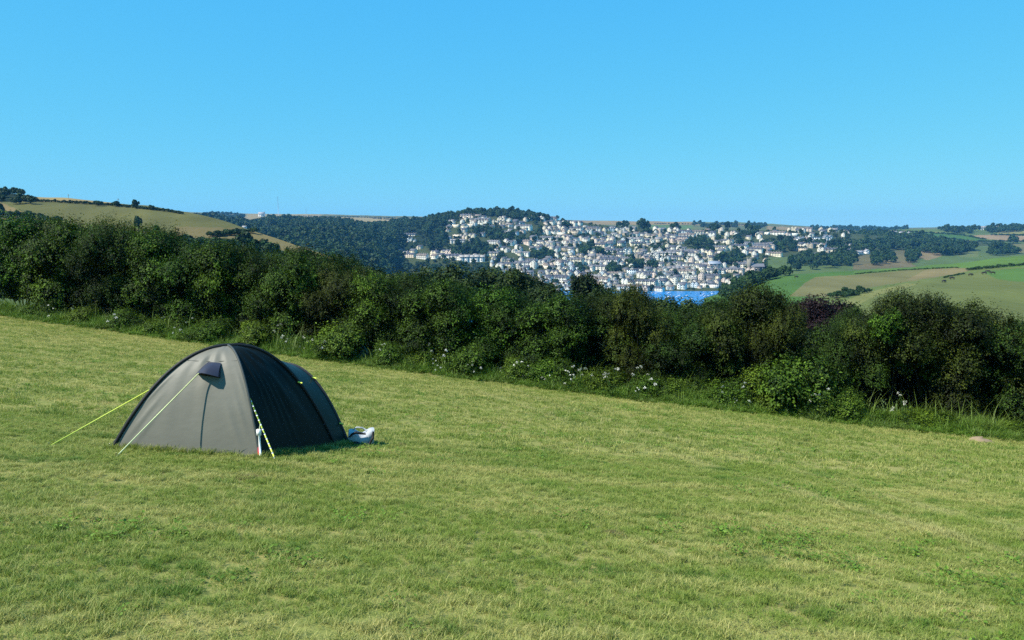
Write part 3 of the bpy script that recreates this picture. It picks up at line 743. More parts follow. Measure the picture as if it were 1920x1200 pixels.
# ------------------------------------------------------------------ the town
def wallmat():
    t = NT('house_wall'); oi = t.new('ShaderNodeObjectInfo')
    t.base(t.mix(t.rng(t.noise(.25, 3), .4, .7, 0, .35), oi.outputs['Color'], t.mix(1.0, oi.outputs['Color'], (.82, .8, .76), 'MULTIPLY')), .85, .2); return t.m
M_wall = wallmat()
t = NT('roof_slate'); oi = t.new('ShaderNodeObjectInfo')
t.base(t.mix(t.rng(t.noise(.6, 4), .3, .7), oi.outputs['Color'], t.mix(1.0, oi.outputs['Color'], (.65, .66, .7), 'MULTIPLY')), .6, .4); M_roof = t.m
M_glass = plain('window_glass', (.03, .04, .05), .15, .6)
M_chim = plain('chimney_render', (.42, .36, .30), .9)
M_stone = plain('church_stone', (.24, .22, .17), .95)
def house_meshes(w, d, e, rh, kind, bays=1, chim=2):
    """wall, roof, chimney, window meshes; front faces -y"""
    W = MB(); Rf = MB(); C = MB(); G = MB(); x, y = w / 2, d / 2; b = -6
    def prism(x0, x1, y0, y1, e, rh, gable_front):
        if gable_front:
            W.add([(x0, y0, b), (x1, y0, b), (x1, y1, b), (x0, y1, b), (x0, y0, e), (x1, y0, e), (x1, y1, e), (x0, y1, e), ((x0 + x1) / 2, y0, e + rh), ((x0 + x1) / 2, y1, e + rh)],
                  [(0, 1, 5, 8, 4), (2, 3, 7, 9, 6), (0, 4, 7, 3), (1, 2, 6, 5)])
            m = (x0 + x1) / 2; o = .5; k = rh / ((x1 - x0) / 2)
            for s in (-1, 1):
                xe = x0 - o if s < 0 else x1 + o
                A = [(m, y0 - .4, e + rh + .25), (m, y1 + .4, e + rh + .25), (xe, y1 + .4, e - o * k + .25), (xe, y0 - .4, e - o * k + .25)]
                Bt = [(p[0], p[1], p[2] - .3) for p in A]
                Rf.add(A + Bt, [(0, 1, 2, 3), (4, 7, 6, 5), (0, 3, 7, 4), (1, 5, 6, 2), (2, 6, 7, 3), (0, 4, 5, 1)])
        else:
            W.add([(x0, y0, b), (x1, y0, b), (x1, y1, b), (x0, y1, b), (x0, y0, e), (x1, y0, e), (x1, y1, e), (x0, y1, e), (x0, (y0 + y1) / 2, e + rh), (x1, (y0 + y1) / 2, e + rh)],
                  [(0, 1, 5, 4), (2, 3, 7, 6), (1, 2, 6, 9, 5), (3, 0, 4, 8, 7)])
            m = (y0 + y1) / 2; o = .5; k = rh / ((y1 - y0) / 2)
            for s in (-1, 1):
                ye = y0 - o if s < 0 else y1 + o
                A = [(x0 - .4, m, e + rh + .25), (x1 + .4, m, e + rh + .25), (x1 + .4, ye, e - o * k + .25), (x0 - .4, ye, e - o * k + .25)]
                Bt = [(p[0], p[1], p[2] - .3) for p in A]
                Rf.add(A + Bt, [(0, 1, 2, 3), (4, 7, 6, 5), (0, 3, 7, 4), (1, 5, 6, 2), (2, 6, 7, 3), (0, 4, 5, 1)])
    def wins(x0, x1, yf, e, n, floors):
        for f in range(floors):
            for i in range(n):
                G.box((x0 + (x1 - x0) * (i + .5) / n, yf - .03, e * (f + .55) / floors), (min(1.5, (x1 - x0) / n * .5), .16, e / floors * .5))
    fl = max(2, int(e / 2.8))
    if kind == 'gable': prism(-x, x, -y, y, e, rh, True); wins(-x, x, -y, e, 2, fl); G.box((0, -y - .03, e + rh * .3), (1.1, .16, 1.3))
    elif kind == 'eave': prism(-x, x, -y, y, e, rh, False); wins(-x, x, -y, e, max(3, int(w / 3.4)), fl)
    elif kind == 'twin':
        for s in (-1, 1): prism(min(0, s * x), max(0, s * x), -y, y, e, rh, True); wins(min(0, s * x), max(0, s * x), -y, e, 2, fl); G.box((s * x / 2, -y - .03, e + rh * .3), (1, .16, 1.2))
    elif kind == 'bay':
        prism(-x, x, -y, y, e, rh, False); gw = w * .36
        prism(-x + .3, -x + .3 + gw, -y - 1.4, 0, e - .1, gw * .55, True); wins(-x + .3, -x + .3 + gw, -y - 1.4, e, 1, fl); wins(-x + gw + .4, x, -y, e, 2, fl)
    elif kind == 'flat':
        W.add(*_boxvf(-x, x, -y, y, b, e)); Rf.add(*_boxvf(-x - .4, x + .4, -y - .4, y + .4, e, e + .45)); wins(-x, x, -y, e, max(3, int(w / 3)), fl)
    elif kind == 'terrace':
        n = bays
        for i in range(n):
            a = -x + w * i / n; c_ = -x + w * (i + 1) / n
            prism(a, c_ - .02, -y, y, e + .35 * (i % 2), rh, False); wins(a, c_, -y, e, 2, fl); C.box((c_ - .4, 0, e + rh + .7), (.9, 1.3, 1.9))
    if kind != 'terrace' and kind != 'flat':
        for s in ((-1, 1) if chim == 2 else (1,)): C.box((s * (x - .7) if kind in ('eave', 'bay') else s * .1, 0 if kind in ('eave', 'bay') else s * y * .6, e + rh + .5), (.9, 1.2, 2.0))
    return (W.mesh('wall', M_wall), Rf.mesh('roof', M_roof), C.mesh('chimney', M_chim) if C.v else None, G.mesh('windows', M_glass))
def _boxvf(x0, x1, y0, y1, z0, z1):
    return [(x0, y0, z0), (x1, y0, z0), (x1, y1, z0), (x0, y1, z0), (x0, y0, z1), (x1, y0, z1), (x1, y1, z1), (x0, y1, z1)], [(3, 2, 1, 0), (4, 5, 6, 7), (0, 1, 5, 4), (1, 2, 6, 5), (2, 3, 7, 6), (3, 0, 4, 7)]
HM = {'gable': (house_meshes(8.5, 11, 7, 4.2, 'gable', chim=1), 8.5, 'gable-fronted'), 'eave': (house_meshes(12, 9, 6.5, 3.4, 'eave', chim=1), 12, 'long-roofed'), 'twin': (house_meshes(15, 10, 7.5, 4, 'twin', chim=1), 15, 'twin-gabled'),
      'bay': (house_meshes(13, 9, 7, 3.6, 'bay', chim=1), 13, 'bay-fronted'), 'flat': (house_meshes(16, 10, 7.5, 0, 'flat'), 16, 'flat-roofed'), 'terrace': (house_meshes(34, 9, 7, 3.2, 'terrace', bays=5), 34, 'terraced'), 'tall': (house_meshes(9.5, 10, 10, 4, 'gable', chim=1), 9.5, 'tall gabled')}
WALLC = [((.84, .81, .74), 'white'), ((.86, .85, .81), 'white'), ((.78, .72, .58), 'cream'), ((.74, .66, .56), 'buff'), ((.76, .64, .58), 'pinkish'), ((.55, .66, .76), 'pale blue'), ((.48, .42, .34), 'stone'), ((.70, .71, .70), 'pale grey')]
WALLW = [.26, .20, .17, .10, .08, .05, .06, .08]
ROOFC = [((.085, .085, .095), 'slate'), ((.14, .135, .135), 'grey'), ((.22, .17, .13), 'brown'), ((.27, .25, .23), 'pale')]
ROOFW = [.45, .3, .13, .12]
def put_house(kind, loc, rz, s, wc, rc, label, name='house', group='houses of the hillside town'):
    (wm, rm, cm, gm), w, _ = HM[kind]
    e = empty(name, loc, rz); e.scale = (s, s, s * random.uniform(.74, .98))
    a = obj('wall', wm, e); a.color = (*wc, 1)
    r = obj('roof', rm, e); r.color = (*rc, 1)
    if cm: tag(obj('chimney', cm, r), kind='stuff' if kind == 'terrace' else None)
    tag(obj('windows', gm, e), kind='stuff')
    return tag(e, label, 'house', group)
TOWN = [(716, 474), (735, 462), (755, 438), (790, 436), (795, 470), (825, 470), (838, 440), (838, 412), (870, 402), (960, 411), (1030, 412), (1070, 417), (1130, 427), (1200, 434), (1260, 431), (1300, 434), (1400, 434), (1490, 432), (1580, 432), (1600, 450), (1600, 470), (1560, 492), (1500, 504), (1440, 506), (1400, 520), (1340, 540), (1330, 546), (1000, 546), (950, 520), (925, 500), (890, 492), (830, 488), (775, 497)]
CLUMP = [(815, 450, 26, 22), (905, 436, 26, 6), (895, 468, 26, 14), (862, 470, 20, 12), (930, 446, 14, 8), (962, 448, 18, 7), (945, 484, 16, 6), (1015, 478, 26, 9), (1003, 438, 10, 7), (1095, 466, 16, 9), (1122, 471, 8, 7), (1190, 494, 20, 10), (1152, 506, 16, 6), (1222, 502, 9, 7), (1310, 458, 28, 14), (1208, 428, 13, 10), (1262, 424, 20, 8), (1370, 486, 30, 13), (1465, 455, 20, 13), (1385, 452, 12, 8), (1505, 486, 22, 9), (1550, 494, 18, 8), (1345, 424, 30, 5), (1420, 430, 25, 5), (1165, 424, 28, 4), (1540, 458, 60, 4), (1480, 468, 14, 8), (1090, 503, 10, 7), (1400, 440, 20, 4), (1060, 425, 8, 4), (1425, 500, 22, 6), (1330, 475, 10, 6), (1240, 468, 8, 5)]
def in_clump(x, y, k=1.0): return any(((x - a) / (rx * k)) ** 2 + ((y - b) / (ry * k)) ** 2 < 1 for a, b, rx, ry in CLUMP)
hr = random.Random(11)
rows_py = [408, 414.5, 421.5, 428.5, 435.5, 443, 450.5, 458, 465.5, 473.5, 481.5, 489.5, 498, 506.5, 515, 523.5, 532, 541]
n_house = 0; small = []
houses = []
for ri, ry in enumerate(rows_py):
    x = 700.0 + hr.uniform(0, 14)
    while x < 1610:
        y = ry + 3.0 * math.sin(x / 70 + ri * 1.7) + hr.uniform(-2.4, 2.4)
        if not in_poly(x, y, TOWN) or in_clump(x, y): x += 6; continue
        dens = .95 if 1010 < x < 1340 else (.52 if x < 1010 else .58)
        if hr.random() > dens: x += hr.uniform(8, 16); continue
        kind = hr.choices(['gable', 'eave', 'twin', 'bay', 'flat', 'terrace', 'tall'], [.20, .22, .12, .14, .05, .15 if ri < 10 else .22, .12])[0]
        s = hr.uniform(.78, 1.12)
        P = town_hill.pick(x, y)
        wpx = HM[kind][1] * s * F / P[1]
        if kind == 'terrace' and (in_clump(x + wpx * .5, y) or not in_poly(x + wpx, y, TOWN)): kind = 'bay'; wpx = 13 * s * F / P[1]
        P = town_hill.pick(x + wpx / 2, y)
        houses.append((ri, x + wpx / 2, P, kind, s))
        x += wpx * hr.uniform(.92, 1.12) + (hr.uniform(0, 10) if hr.random() < .25 else 0)
LIMIT = 320
order = sorted(range(len(houses)), key=lambda i: -HM[houses[i][3]][1] * houses[i][4] / houses[i][2][1])
single = set(order[:LIMIT])
cnt = {}
rest = []
for i, (ri, xx, P, kind, s) in enumerate(houses):
    wc, wn_ = hr.choices(WALLC, WALLW)[0]; rc, rn = hr.choices(ROOFC, ROOFW)[0]
    j = hr.uniform(.92, 1.05); wc = tuple(min(.88, a * j * q_) for a, q_ in zip(wc, (1.04, 1.0, .90)))
    rz = hr.gauss(0, .12) + .55 * float(vnoise(xx / 55, ri / 2.2, 66)) - (.35 if xx < 900 else .5)
    if i in single:
        cnt[ri] = cnt.get(ri, 0) + 1
        put_house(kind, P, rz, s, wc, rc, f'{wn_} {HM[kind][2]} house with {rn} roof, {nth(cnt[ri])} from left in {ORD[ri + 1]} town row down', name='terrace' if kind == 'terrace' else 'house')
    else: rest.append((P, kind, s, wc, rc, rz))
print('HOUSES', len(houses), 'single', len(single), 'rest', len(rest))
# the smallest houses and outbuildings of the town, too many to tell apart
for _ in range(1600):
    x, y = hr.uniform(840, 1590), hr.uniform(410, 545)
    if len(rest) > 420: break
    if not in_poly(x, y, TOWN) or in_clump(x, y, .9) or (x < 1000 and hr.random() < .6) or (x > 1350 and hr.random() < .55): continue
    wc, _n = hr.choices(WALLC, WALLW)[0]; rc, _n = hr.choices(ROOFC, ROOFW)[0]
    rest.append((town_hill.pick(x, y), hr.choice(['gable', 'eave', 'bay', 'tall']), hr.uniform(.6, .95), tuple(min(.88, a * q_) for a, q_ in zip(wc, (1.04, 1.0, .90))), rc, hr.gauss(-.45, .35)))
def tinted(name, rough):
    t = NT(name); tc = t.attr('tint', 'Color'); t.base(t.mix(t.rng(t.noise(.25, 3), .35, .65, 0, .35), tc, t.mix(1.0, tc, (.8, .78, .75), 'MULTIPLY')), rough, .2); return t.m
e = tag(empty('small_houses', (0, 0, 0)), 'small pale houses crowded between the larger houses of the town', 'houses', kind='stuff')
for k, nm in ((0, 'wall'), (1, 'roof'), (3, 'windows')):
    V, Fc, C_ = [], {}, []; off = 0
    for P, kind, s_, wc, rc, rz in rest:
        me = HM[kind][0][k]
        co = np.empty(len(me.vertices) * 3, np.float32); me.vertices.foreach_get('co', co); co = co.reshape(-1, 3) * s_; co[:, 2] *= .85
        ca, sa = math.cos(rz), math.sin(rz)
        V.append(np.stack([co[:, 0] * ca - co[:, 1] * sa, co[:, 0] * sa + co[:, 1] * ca, co[:, 2]], -1) + P)
        for p_ in me.polygons: Fc.setdefault(len(p_.vertices), []).append([q + off for q in p_.vertices])
        C_.append(np.repeat(np.array([wc if k == 0 else rc if k == 1 else (.03, .04, .05)]), len(co), 0)); off += len(co)
    me = np_mesh(nm, np.concatenate(V), [np.array(x_) for x_ in Fc.values()], tinted('small_house_' + nm, .8), vcol=np.concatenate(C_))
    tag(obj(nm, me, e), kind='stuff')
# landmarks of the town
def lm(px, py): return town_hill.pick(px, py)
put_house('terrace', lm(885, 489), .1, 1.35, (.82, .8, .74), (.4, .36, .3), 'long pale block with buff roof at the left edge of the waterside', name='long_block', group=None)
put_house('flat', lm(1527, 452), 0, 1.5, (.82, .82, .78), (.3, .3, .3), 'big white flat-roofed hotel block on the right of the town', name='hotel', group=None)
put_house('twin', lm(1552, 453), .1, 1.3, (.82, .8, .74), (.2, .2, .21), 'tall white twin-gabled wing beside the big hotel block', name='hotel_wing', group=None)
put_house('twin', lm(1502, 453), -.1, 1.2, (.84, .83, .8), (.2, .2, .21), 'white twin-gabled villa left of the big hotel block', name='villa', group=None)
put_house('eave', lm(1338, 503), 0, 1.7, (.82, .78, .68), (.3, .33, .36), 'wide cream hall with grey roof below the church clump', name='hall', group=None)
P = lm(1406, 507)
e = empty('church', P)
mb = MB(); mb.box((0, 0, 8), (7, 7, 26)); mb.build('tower', M_stone, e)
par = MB()
for k in range(4): par.box(((-3.1, 3.1, 3.1, -3.1)[k], (-3.1, -3.1, 3.1, 3.1)[k], 22), (1.4, 1.4, 2.6))
tag(par.build('pinnacles', M_stone, e), kind='stuff')
W = MB(); W.add([(3.6, -5, -5), (26, -5, -5), (26, 6, -5), (3.6, 6, -5), (3.6, -5, 7), (26, -5, 7), (26, 6, 7), (3.6, 6, 7), (3.6, .5, 12), (26, .5, 12)], [(0, 1, 5, 4), (2, 3, 7, 6), (1, 2, 6, 9, 5), (3, 0, 4, 8, 7)])
W.build('nave', M_stone, e)
rf = MB()
for s_ in (-1, 1): rf.add([(3.4, .5, 12.3), (26.5, .5, 12.3), (26.5, .5 + s_ * 6.1, 6.8), (3.4, .5 + s_ * 6.1, 6.8)], [(0, 1, 2, 3)])
rf.build('roof', plain('church_slate', (.16, .16, .17), .7), e)
gw = MB()
for k in range(4): gw.box((6.5 + k * 5.5, -5.05, 3), (1.4, .2, 4.5))
tag(gw.build('windows', M_glass, e), kind='stuff')
tag(e, 'grey stone church with a square tower above the lower town', 'church')

# trees between the houses
tr = random.Random(5); k_tree = 0
TT = []
for a, b, rx, ry in CLUMP:
    n = max(2, int(rx * ry / 26) + 1)
    for q in range(n):
        th = tr.uniform(0, 6.28); rr_ = math.sqrt(tr.random()) * .85
        x, y = a + rx * rr_ * math.cos(th), b + ry * rr_ * math.sin(th) + 3
        TT.append((x, y, tr.uniform(12, 19)))
TT.sort()
for i, (x, y, w) in enumerate(TT):
    c = tr.choice([(1, 1, 1), (.7, .8, .85), (.8, .95, .9), (1.2, 1.2, .9), (.6, .75, .85)])
    far_tree(town_hill.pick(x, y), w, tr.uniform(.75, 1.0), i, c, f'dark green tree standing among the town houses, {nth(i + 1)} such tree from the left', 'trees among the houses')
g = np.random.default_rng(3)
pt = town_hill.area_points(lambda x, y: in_poly(x, y, [(716, 474), (790, 420), (840, 404), (1030, 410), (1200, 432), (1600, 434), (1640, 470), (1560, 510), (1330, 545), (1000, 546), (770, 500)]), 900, g)
wood('garden_shrubs', pt, g.uniform(4, 10, len(pt)), 'small green garden shrubs and trees between the town houses')
# the white farm on the far skyline and cottages
for k, (hl, x, y, kind, s, lab) in enumerate([(right_far, 1848, 431, 'terrace', 1.0, 'row of white farm buildings on the far right skyline'), (right_far, 1868, 431, 'eave', 1.3, 'white barn at the right end of the skyline farm'), (right_far, 1611, 478, 'bay', 1.0, 'white cottage by trees at the right edge of the town'), (right_far, 1625, 477, 'gable', 1.0, 'white cottage beside the copse right of the town'),
        (right_far, 1668, 439, 'terrace', 1.1, 'pale row of houses on the ridge right of the town'), (right_far, 1690, 441, 'eave', 1.2, 'pale long-roofed house on the ridge right of the town'), (right_far, 1705, 444, 'gable', 1.2, 'small white gable on the ridge right of the town'), (right_far, 1724, 448, 'gable', 1.3, 'lone white gable at the lower end of the ridge houses'),
        (wood_hill, 502, 407, 'eave', 1.7, 'low pale farm building on the skyline near the tall mast'), (far_hill, 492, 406, 'eave', 2.2, 'long tan barn on the skyline left of the mast'), (left_hill, 459, 429, 'eave', .2, 'tiny white shed at the edge of the pasture hill')]):
    put_house(kind, hl.pick(x, y), .1, s, (.82, .8, .76), (.4, .38, .36), lab, name='farm_building', group=None)

# ------------------------------------------------------------------ boats in the harbour
M_hull = plain('boat_white', (.8, .8, .8), .35, .5); M_deck = plain('boat_blue', (.06, .12, .3), .4, .5); M_mast = plain('mast', (.7, .7, .7), .4, .5)
def boat_meshes():
    n = 9; s = np.linspace(-1, 1, n); P = []
    for a in s:
        w = 1.25 * (1 - max(0, a) ** 2.2) * (1 if a > -.9 else .85); zt = 1.0 + .35 * max(0, a)
        P.append([(a * 4.5, -w, zt), (a * 4.4, -w * .75, .2), (a * 4.3, 0, -.3), (a * 4.4, w * .75, .2), (a * 4.5, w, zt), (a * 4.5, 0, zt + .05)])
    P = np.array(P); P = np.concatenate([P, P[:, :1]], 1)
    h = MB().grid(P); h.add(P[0, :5], [(0, 1, 2, 3, 4)])
    c = MB(); c.add([(-1.8, -.85, .9), (1.2, -.75, .9), (1.2, .75, .9), (-1.8, .85, .9), (-1.6, -.7, 1.8), (.4, -.6, 1.8), (.4, .6, 1.8), (-1.6, .7, 1.8)], [(3, 2, 1, 0), (4, 5, 6, 7), (0, 1, 5, 4), (1, 2, 6, 5), (2, 3, 7, 6), (3, 0, 4, 7)])
    m = MB().tube([(.6, 0, 1), (.6, 0, 10.5)], [.09, .06], 6); m.tube([(.6, 0, 2.4), (-3.2, 0, 2.3)], .12, 6)
    return h.mesh('hull', M_hull), c.mesh('cabin', M_hull), m.mesh('mast', M_mast)
BH, BC, BM = boat_meshes()
br_ = random.Random(8)
BT = []
for i in range(30):
    x = br_.uniform(1205, 1335); y = br_.uniform(548.5, 562)
    if all(abs(x - a) > 5 or abs(y - b) > 1.6 for a, b in BT): BT.append((x, y))
BT += [(1078, 549), (1090, 552), (1062, 551), (1100, 550)]
BT.sort()
for i, (x, y) in enumerate(BT):
    d = ray(x, y); tt_ = (wz - EYE[2]) / d[2]; P = EYE + d * tt_
    e = empty('boat', P, br_.gauss(.5, .35)); s = br_.uniform(.5, .9); e.scale = (s, s, s)
    obj('hull', BH, e); obj('cabin', BC, e)
    sail = br_.random() < .35
    if sail: obj('mast', BM, e)
    tag(e, f'{"white sailing boat with bare mast" if sail else "small white motor boat"} on the harbour, {nth(i + 1)} boat from the left', 'boat', 'boats moored in the harbour')

# ------------------------------------------------------------------ masts and poles
M_pole = plain('pole_wood', (.30, .27, .22), .9); M_steel = plain('mast_steel', (.4, .45, .5), .6)
def pole(name, base, top, r, label, arm=None, mat=None):
    e = empty(name, base); h = top[2] - base[2]
    MB().tube([(0, 0, -1), (0, 0, h)], [r, r * .8], 6).build('shaft', mat or M_pole, e)
    if arm: MB().box((0, 0, h - arm * .4), (arm, r * 1.5, r * 1.5)).build('crossarm', mat or M_pole, e)
    return tag(e, label, 'mast' if 'mast' in name else 'pole')
b = far_hill.pick(523, 404); pole('radio_mast', b, at(523, 368, b[1]), 1.0, 'tall thin radio mast on the far skyline above the wooded valley', mat=M_steel)
b = far_hill.pick(573, 404); pole('radio_mast', b, at(573, 392, b[1]), .8, 'short thin mast on the skyline right of the tall radio mast', mat=M_steel)
b = left_hill.pick(127, 373); pole('utility_pole', b, at(127, 364, b[1]), .16, 'thin pole on the stubble beyond the brow, first from the left', arm=1.6)
b = left_hill.pick(222, 384); pole('utility_pole', b, at(222, 372, b[1]), .16, 'thin pole on the brow of the pasture hill by the dark trees', arm=1.6)
b = near_spur.pick(690, 530); pole('utility_pole', b, at(691, 496, b[1]), .14, 'pale wooden pole rising behind the hedge near the green strip', mat=plain('pale_pole', (.5, .5, .46), .9))

# ------------------------------------------------------------------ cattle on the hillside
def cow_mesh():
    v = [(-1.0, 0, 1.15), (-.4, 0, 1.12), (.2, 0, 1.1), (.75, 0, 1.15), (1.1, 0, 1.2), (1.4, 0, .85), (1.6, 0, .45)]
    r = [.30, .40, .42, .38, .25, .18, .11]
    e = [(i, i + 1) for i in range(6)]
    for x, y, par_ in ((-.95, .25, 0), (-.95, -.25, 0), (.75, .22, 3), (.75, -.22, 3)):
        a = len(v); v += [(x, y, .75), (x + (-.08 if par_ == 0 else 0), y, .45), (x, y, 0)]; r += [.15, .085, .07]; e += [(par_, a), (a, a + 1), (a + 1, a + 2)]
    a = len(v); v += [(-1.28, 0, 1.15), (-1.36, 0, .6)]; r += [.05, .04]; e += [(0, a), (a, a + 1)]
    for s in (-1, 1): a = len(v); v += [(1.38, s * .2, .98)]; r += [.05]; e += [(5, a)]
    me = bpy.data.meshes.new('cow_body'); me.from_pydata(v, e, [])
    o = bpy.data.objects.new('cow_tmp', me)
    m = o.modifiers.new('skin', 'SKIN')
    for i, q in enumerate(me.skin_vertices[0].data): q.radius = (r[i], r[i]); q.use_root = (i == 2)
    o.modifiers.new('sub', 'SUBSURF').levels = 1
    COL.objects.link(o); dg = bpy.context.evaluated_depsgraph_get()
    res = bpy.data.meshes.new_from_object(o.evaluated_get(dg)); bpy.data.objects.remove(o)
    res.materials.clear(); res.materials.append(plain('cow_hide', (.035, .025, .02), .8))
    return res
CM = cow_mesh()
CW = [(1493, 521), (1770, 530), (1784, 524.5), (1821, 517.5), (1844, 514.5), (1850, 511.5), (1860, 514.5)]
for i, (x, y) in enumerate(CW):
    b = cattle_hill.pick(x, y)
    o = obj('cow', CM); o.location = b; o.rotation_euler = (0, 0, random.choice([0, math.pi]) + random.uniform(-.4, .4)); o.scale = (1.15,) * 3
    tag(o, 'lone dark cow on the bright green slope below the town' if i == 0 else f'dark grazing cow on the pale hillside pasture, {ORD[i]} of the herd from the left', 'cow', 'cattle on the hillside')

# ------------------------------------------------------------------ tent
P1, P2, P3 = ground_hit(211, 840), ground_hit(487, 859), ground_hit(630, 838)
P4 = P1 + P3 - P2; P4[2] = field_z(P4[0], P4[1])
for q in (P1, P2, P3, P4): q[2] -= .02
C0 = (P1 + P3) / 2
apex = at(433, 648, C0[1]); apex[0], apex[1] = C0[0], C0[1]
print('TENT', P1, P2, P3, P4, 'apex h', apex[2] - (P1[2] + P3[2]) / 2)
root = empty('dome_tent', (C0[0], C0[1], float(field_z(C0[0], C0[1]))))
ORG = np.array(root.location)
def arc(corner, t, p):
    t = np.asarray(t, float)[..., None]
    xy = corner * (1 - t) + np.array([apex[0], apex[1], 0]) * t
    out = xy.copy(); out[..., 2] = (corner[2] + (apex[2] - corner[2]) * (1 - (1 - t) ** p))[..., 0]
    return out
def fabric(name, c, c2, rough=.55, spec=.3):
    t = NT(name); col = t.mix(t.rng(t.noise(2.2, 4), .3, .7), c, c2); t.base(col, rough, spec)
    w = t.new('ShaderNodeTexNoise'); w.inputs['Scale'].default_value = 5; w.inputs['Detail'].default_value = 3
    t.bump(w.outputs[0], .25, .03); t.translucent(col, .06); return t.m
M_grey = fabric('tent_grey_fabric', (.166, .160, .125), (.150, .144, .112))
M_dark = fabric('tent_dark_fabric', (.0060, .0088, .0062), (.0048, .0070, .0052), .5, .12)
M_porch = fabric('tent_porch_fabric', (.0090, .0210, .0150), (.008, .0175, .0125), .42, .2)
M_sleeve = plain('pole_sleeve', (.010, .011, .011), .6)
M_line = NT('guy_line').base((.62, .72, .10), .6).m
M_reflect = plain('reflective_white', (.85, .85, .8), .5)
M_red = plain('red_tape', (.45, .02, .04), .6)
M_steelpeg = plain('peg_steel', (.5, .5, .5), .35, .5, 1.0)
def loc_(P): return np.asarray(P) - ORG
def panel(cA, pA, cB, pB, sag, seed, wr=.010, n=40, m=26, crease=0, corner=0):
    t = np.linspace(0, 1, n); A, B = arc(cA, t, pA), arc(cB, t, pB); w = np.linspace(0, 1, m)
    G = A[:, None] * (1 - w)[None, :, None] + B[:, None] * w[None, :, None]
    nr = np.cross((cB - cA), apex - (cA + cB) / 2); nr /= np.linalg.norm(nr)
    if np.dot(nr[:2], ((cA + cB) / 2 - C0)[:2]) < 0: nr = -nr
    s = np.sin(math.pi * w)[None] * np.sin(math.pi * np.clip(t, 0, 1) ** .8)[:, None]
    G += nr * (sag * s)[..., None]
    tt, ww = np.meshgrid(t, w, indexing='ij')
    G += nr * (wr * vnoise(ww * 9 + tt * 3, tt * 5, seed) * np.sin(math.pi * ww) * np.minimum(1, tt * 4))[..., None]
    if crease:   # tension folds running from the upper pole side down to the ground
        for k in range(4):
            c_ = .14 + .085 * k; G += nr * (.020 * np.exp(-((ww - c_ - (.55 - tt) * .22) / .022) ** 2) * np.exp(-((tt - .36 + .05 * k) / .15) ** 2))[..., None]
    if corner:   # short folds pulled towards the two pegged corners
        for k, (w0, sl, t0) in enumerate(((.90, .35, .20), (.95, .22, .34), (.84, .5, .12), (.10, -.35, .18), (.05, -.25, .34), (.16, -.5, .12))):
            G += nr * (.012 * np.exp(-((ww - w0 + (tt - t0) * sl) / .013) ** 2) * np.exp(-((tt - t0) / .10) ** 2))[..., None]
    return G, nr
G1, n1 = panel(P1, 2.1, P2, 2.3, .02, 2, .014, m=60, corner=1)
G2, n2 = panel(P2, 2.3, P3, 2.3, .03, 3, .02, crease=1, m=60)
G3, n3 = panel(P3, 2.3, P4, 1.6, -.04, 4); G4, n4 = panel(P4, 1.6, P1, 2.1, -.04, 5)
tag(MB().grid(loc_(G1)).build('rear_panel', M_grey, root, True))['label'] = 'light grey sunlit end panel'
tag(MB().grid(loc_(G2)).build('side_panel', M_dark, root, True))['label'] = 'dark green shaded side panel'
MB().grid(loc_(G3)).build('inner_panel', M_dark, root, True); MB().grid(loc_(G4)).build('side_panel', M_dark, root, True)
tt = np.linspace(0, 1, 30)
def sleeve(cA, pA, cB, pB, rad=.022, lift=.008):
    a = arc(cA, tt, pA); b = arc(cB, tt[::-1][1:], pB); L = np.concatenate([a, b]); o = L - C0; o[:, 2] = np.abs(L[:, 2] - C0[2]) + .2
    L = L + unit(o) * lift
    return MB().tube(loc_(L), rad, 7)
sleeve(P1, 2.1, P3, 2.3, .026).build('pole_sleeve', M_sleeve, root, True)
M_slg = plain('seam_sleeve', (.05, .06, .055), .6)
sleeve(P2, 2.3, P4, 1.6, .017).build('pole_sleeve', M_slg, root, True)
# porch
Q1 = ground_hit(655, 835); Q2 = Q1 + (P4 - P3); Q2[2] = field_z(Q2[0], Q2[1])
Qm = (Q1 + Q2) / 2; Qt = at(547, 681, Qm[1])[2]
def arch(s):
    s = np.asarray(s, float); u = s * 2 - 1
    out = Q1[None] * (1 - s)[:, None] + Q2[None] * s[:, None]
    out[:, 2] += (Qt - Qm[2]) * (1 - np.abs(u) ** 2.3)
    return out
s = np.linspace(0, 1, 50)
tA = np.where(s < .5, s * 2, 2 - s * 2)
A = np.where((s < .5)[:, None], arc(P3, np.minimum(tA, .78), 2.3), arc(P4, np.minimum(tA, .78), 1.6))
i0, i1 = np.argmax(tA >= .78), len(s) - 1 - np.argmax(tA[::-1] >= .78)
for k in range(i0, i1 + 1):
    f = (k - i0) / max(1, i1 - i0); A[k] = A[i0] * (1 - f) + A[i1] * f + np.array([0, 0, .12 * math.sin(math.pi * f)])
B = arch(s); w = np.linspace(0, 1, 14)
Gp = A[:, None] * (1 - w)[None, :, None] + B[:, None] * w[None, :, None]
Gp[..., 2] -= .02 * np.sin(math.pi * w)[None] * np.sin(math.pi * s)[:, None]
MB().grid(loc_(Gp)).build('porch_canopy', M_porch, root, True)
MB().tube(loc_(B), .022, 7).build('porch_pole_sleeve', plain('porch_sleeve', (.045, .04, .045), .6), root, True)
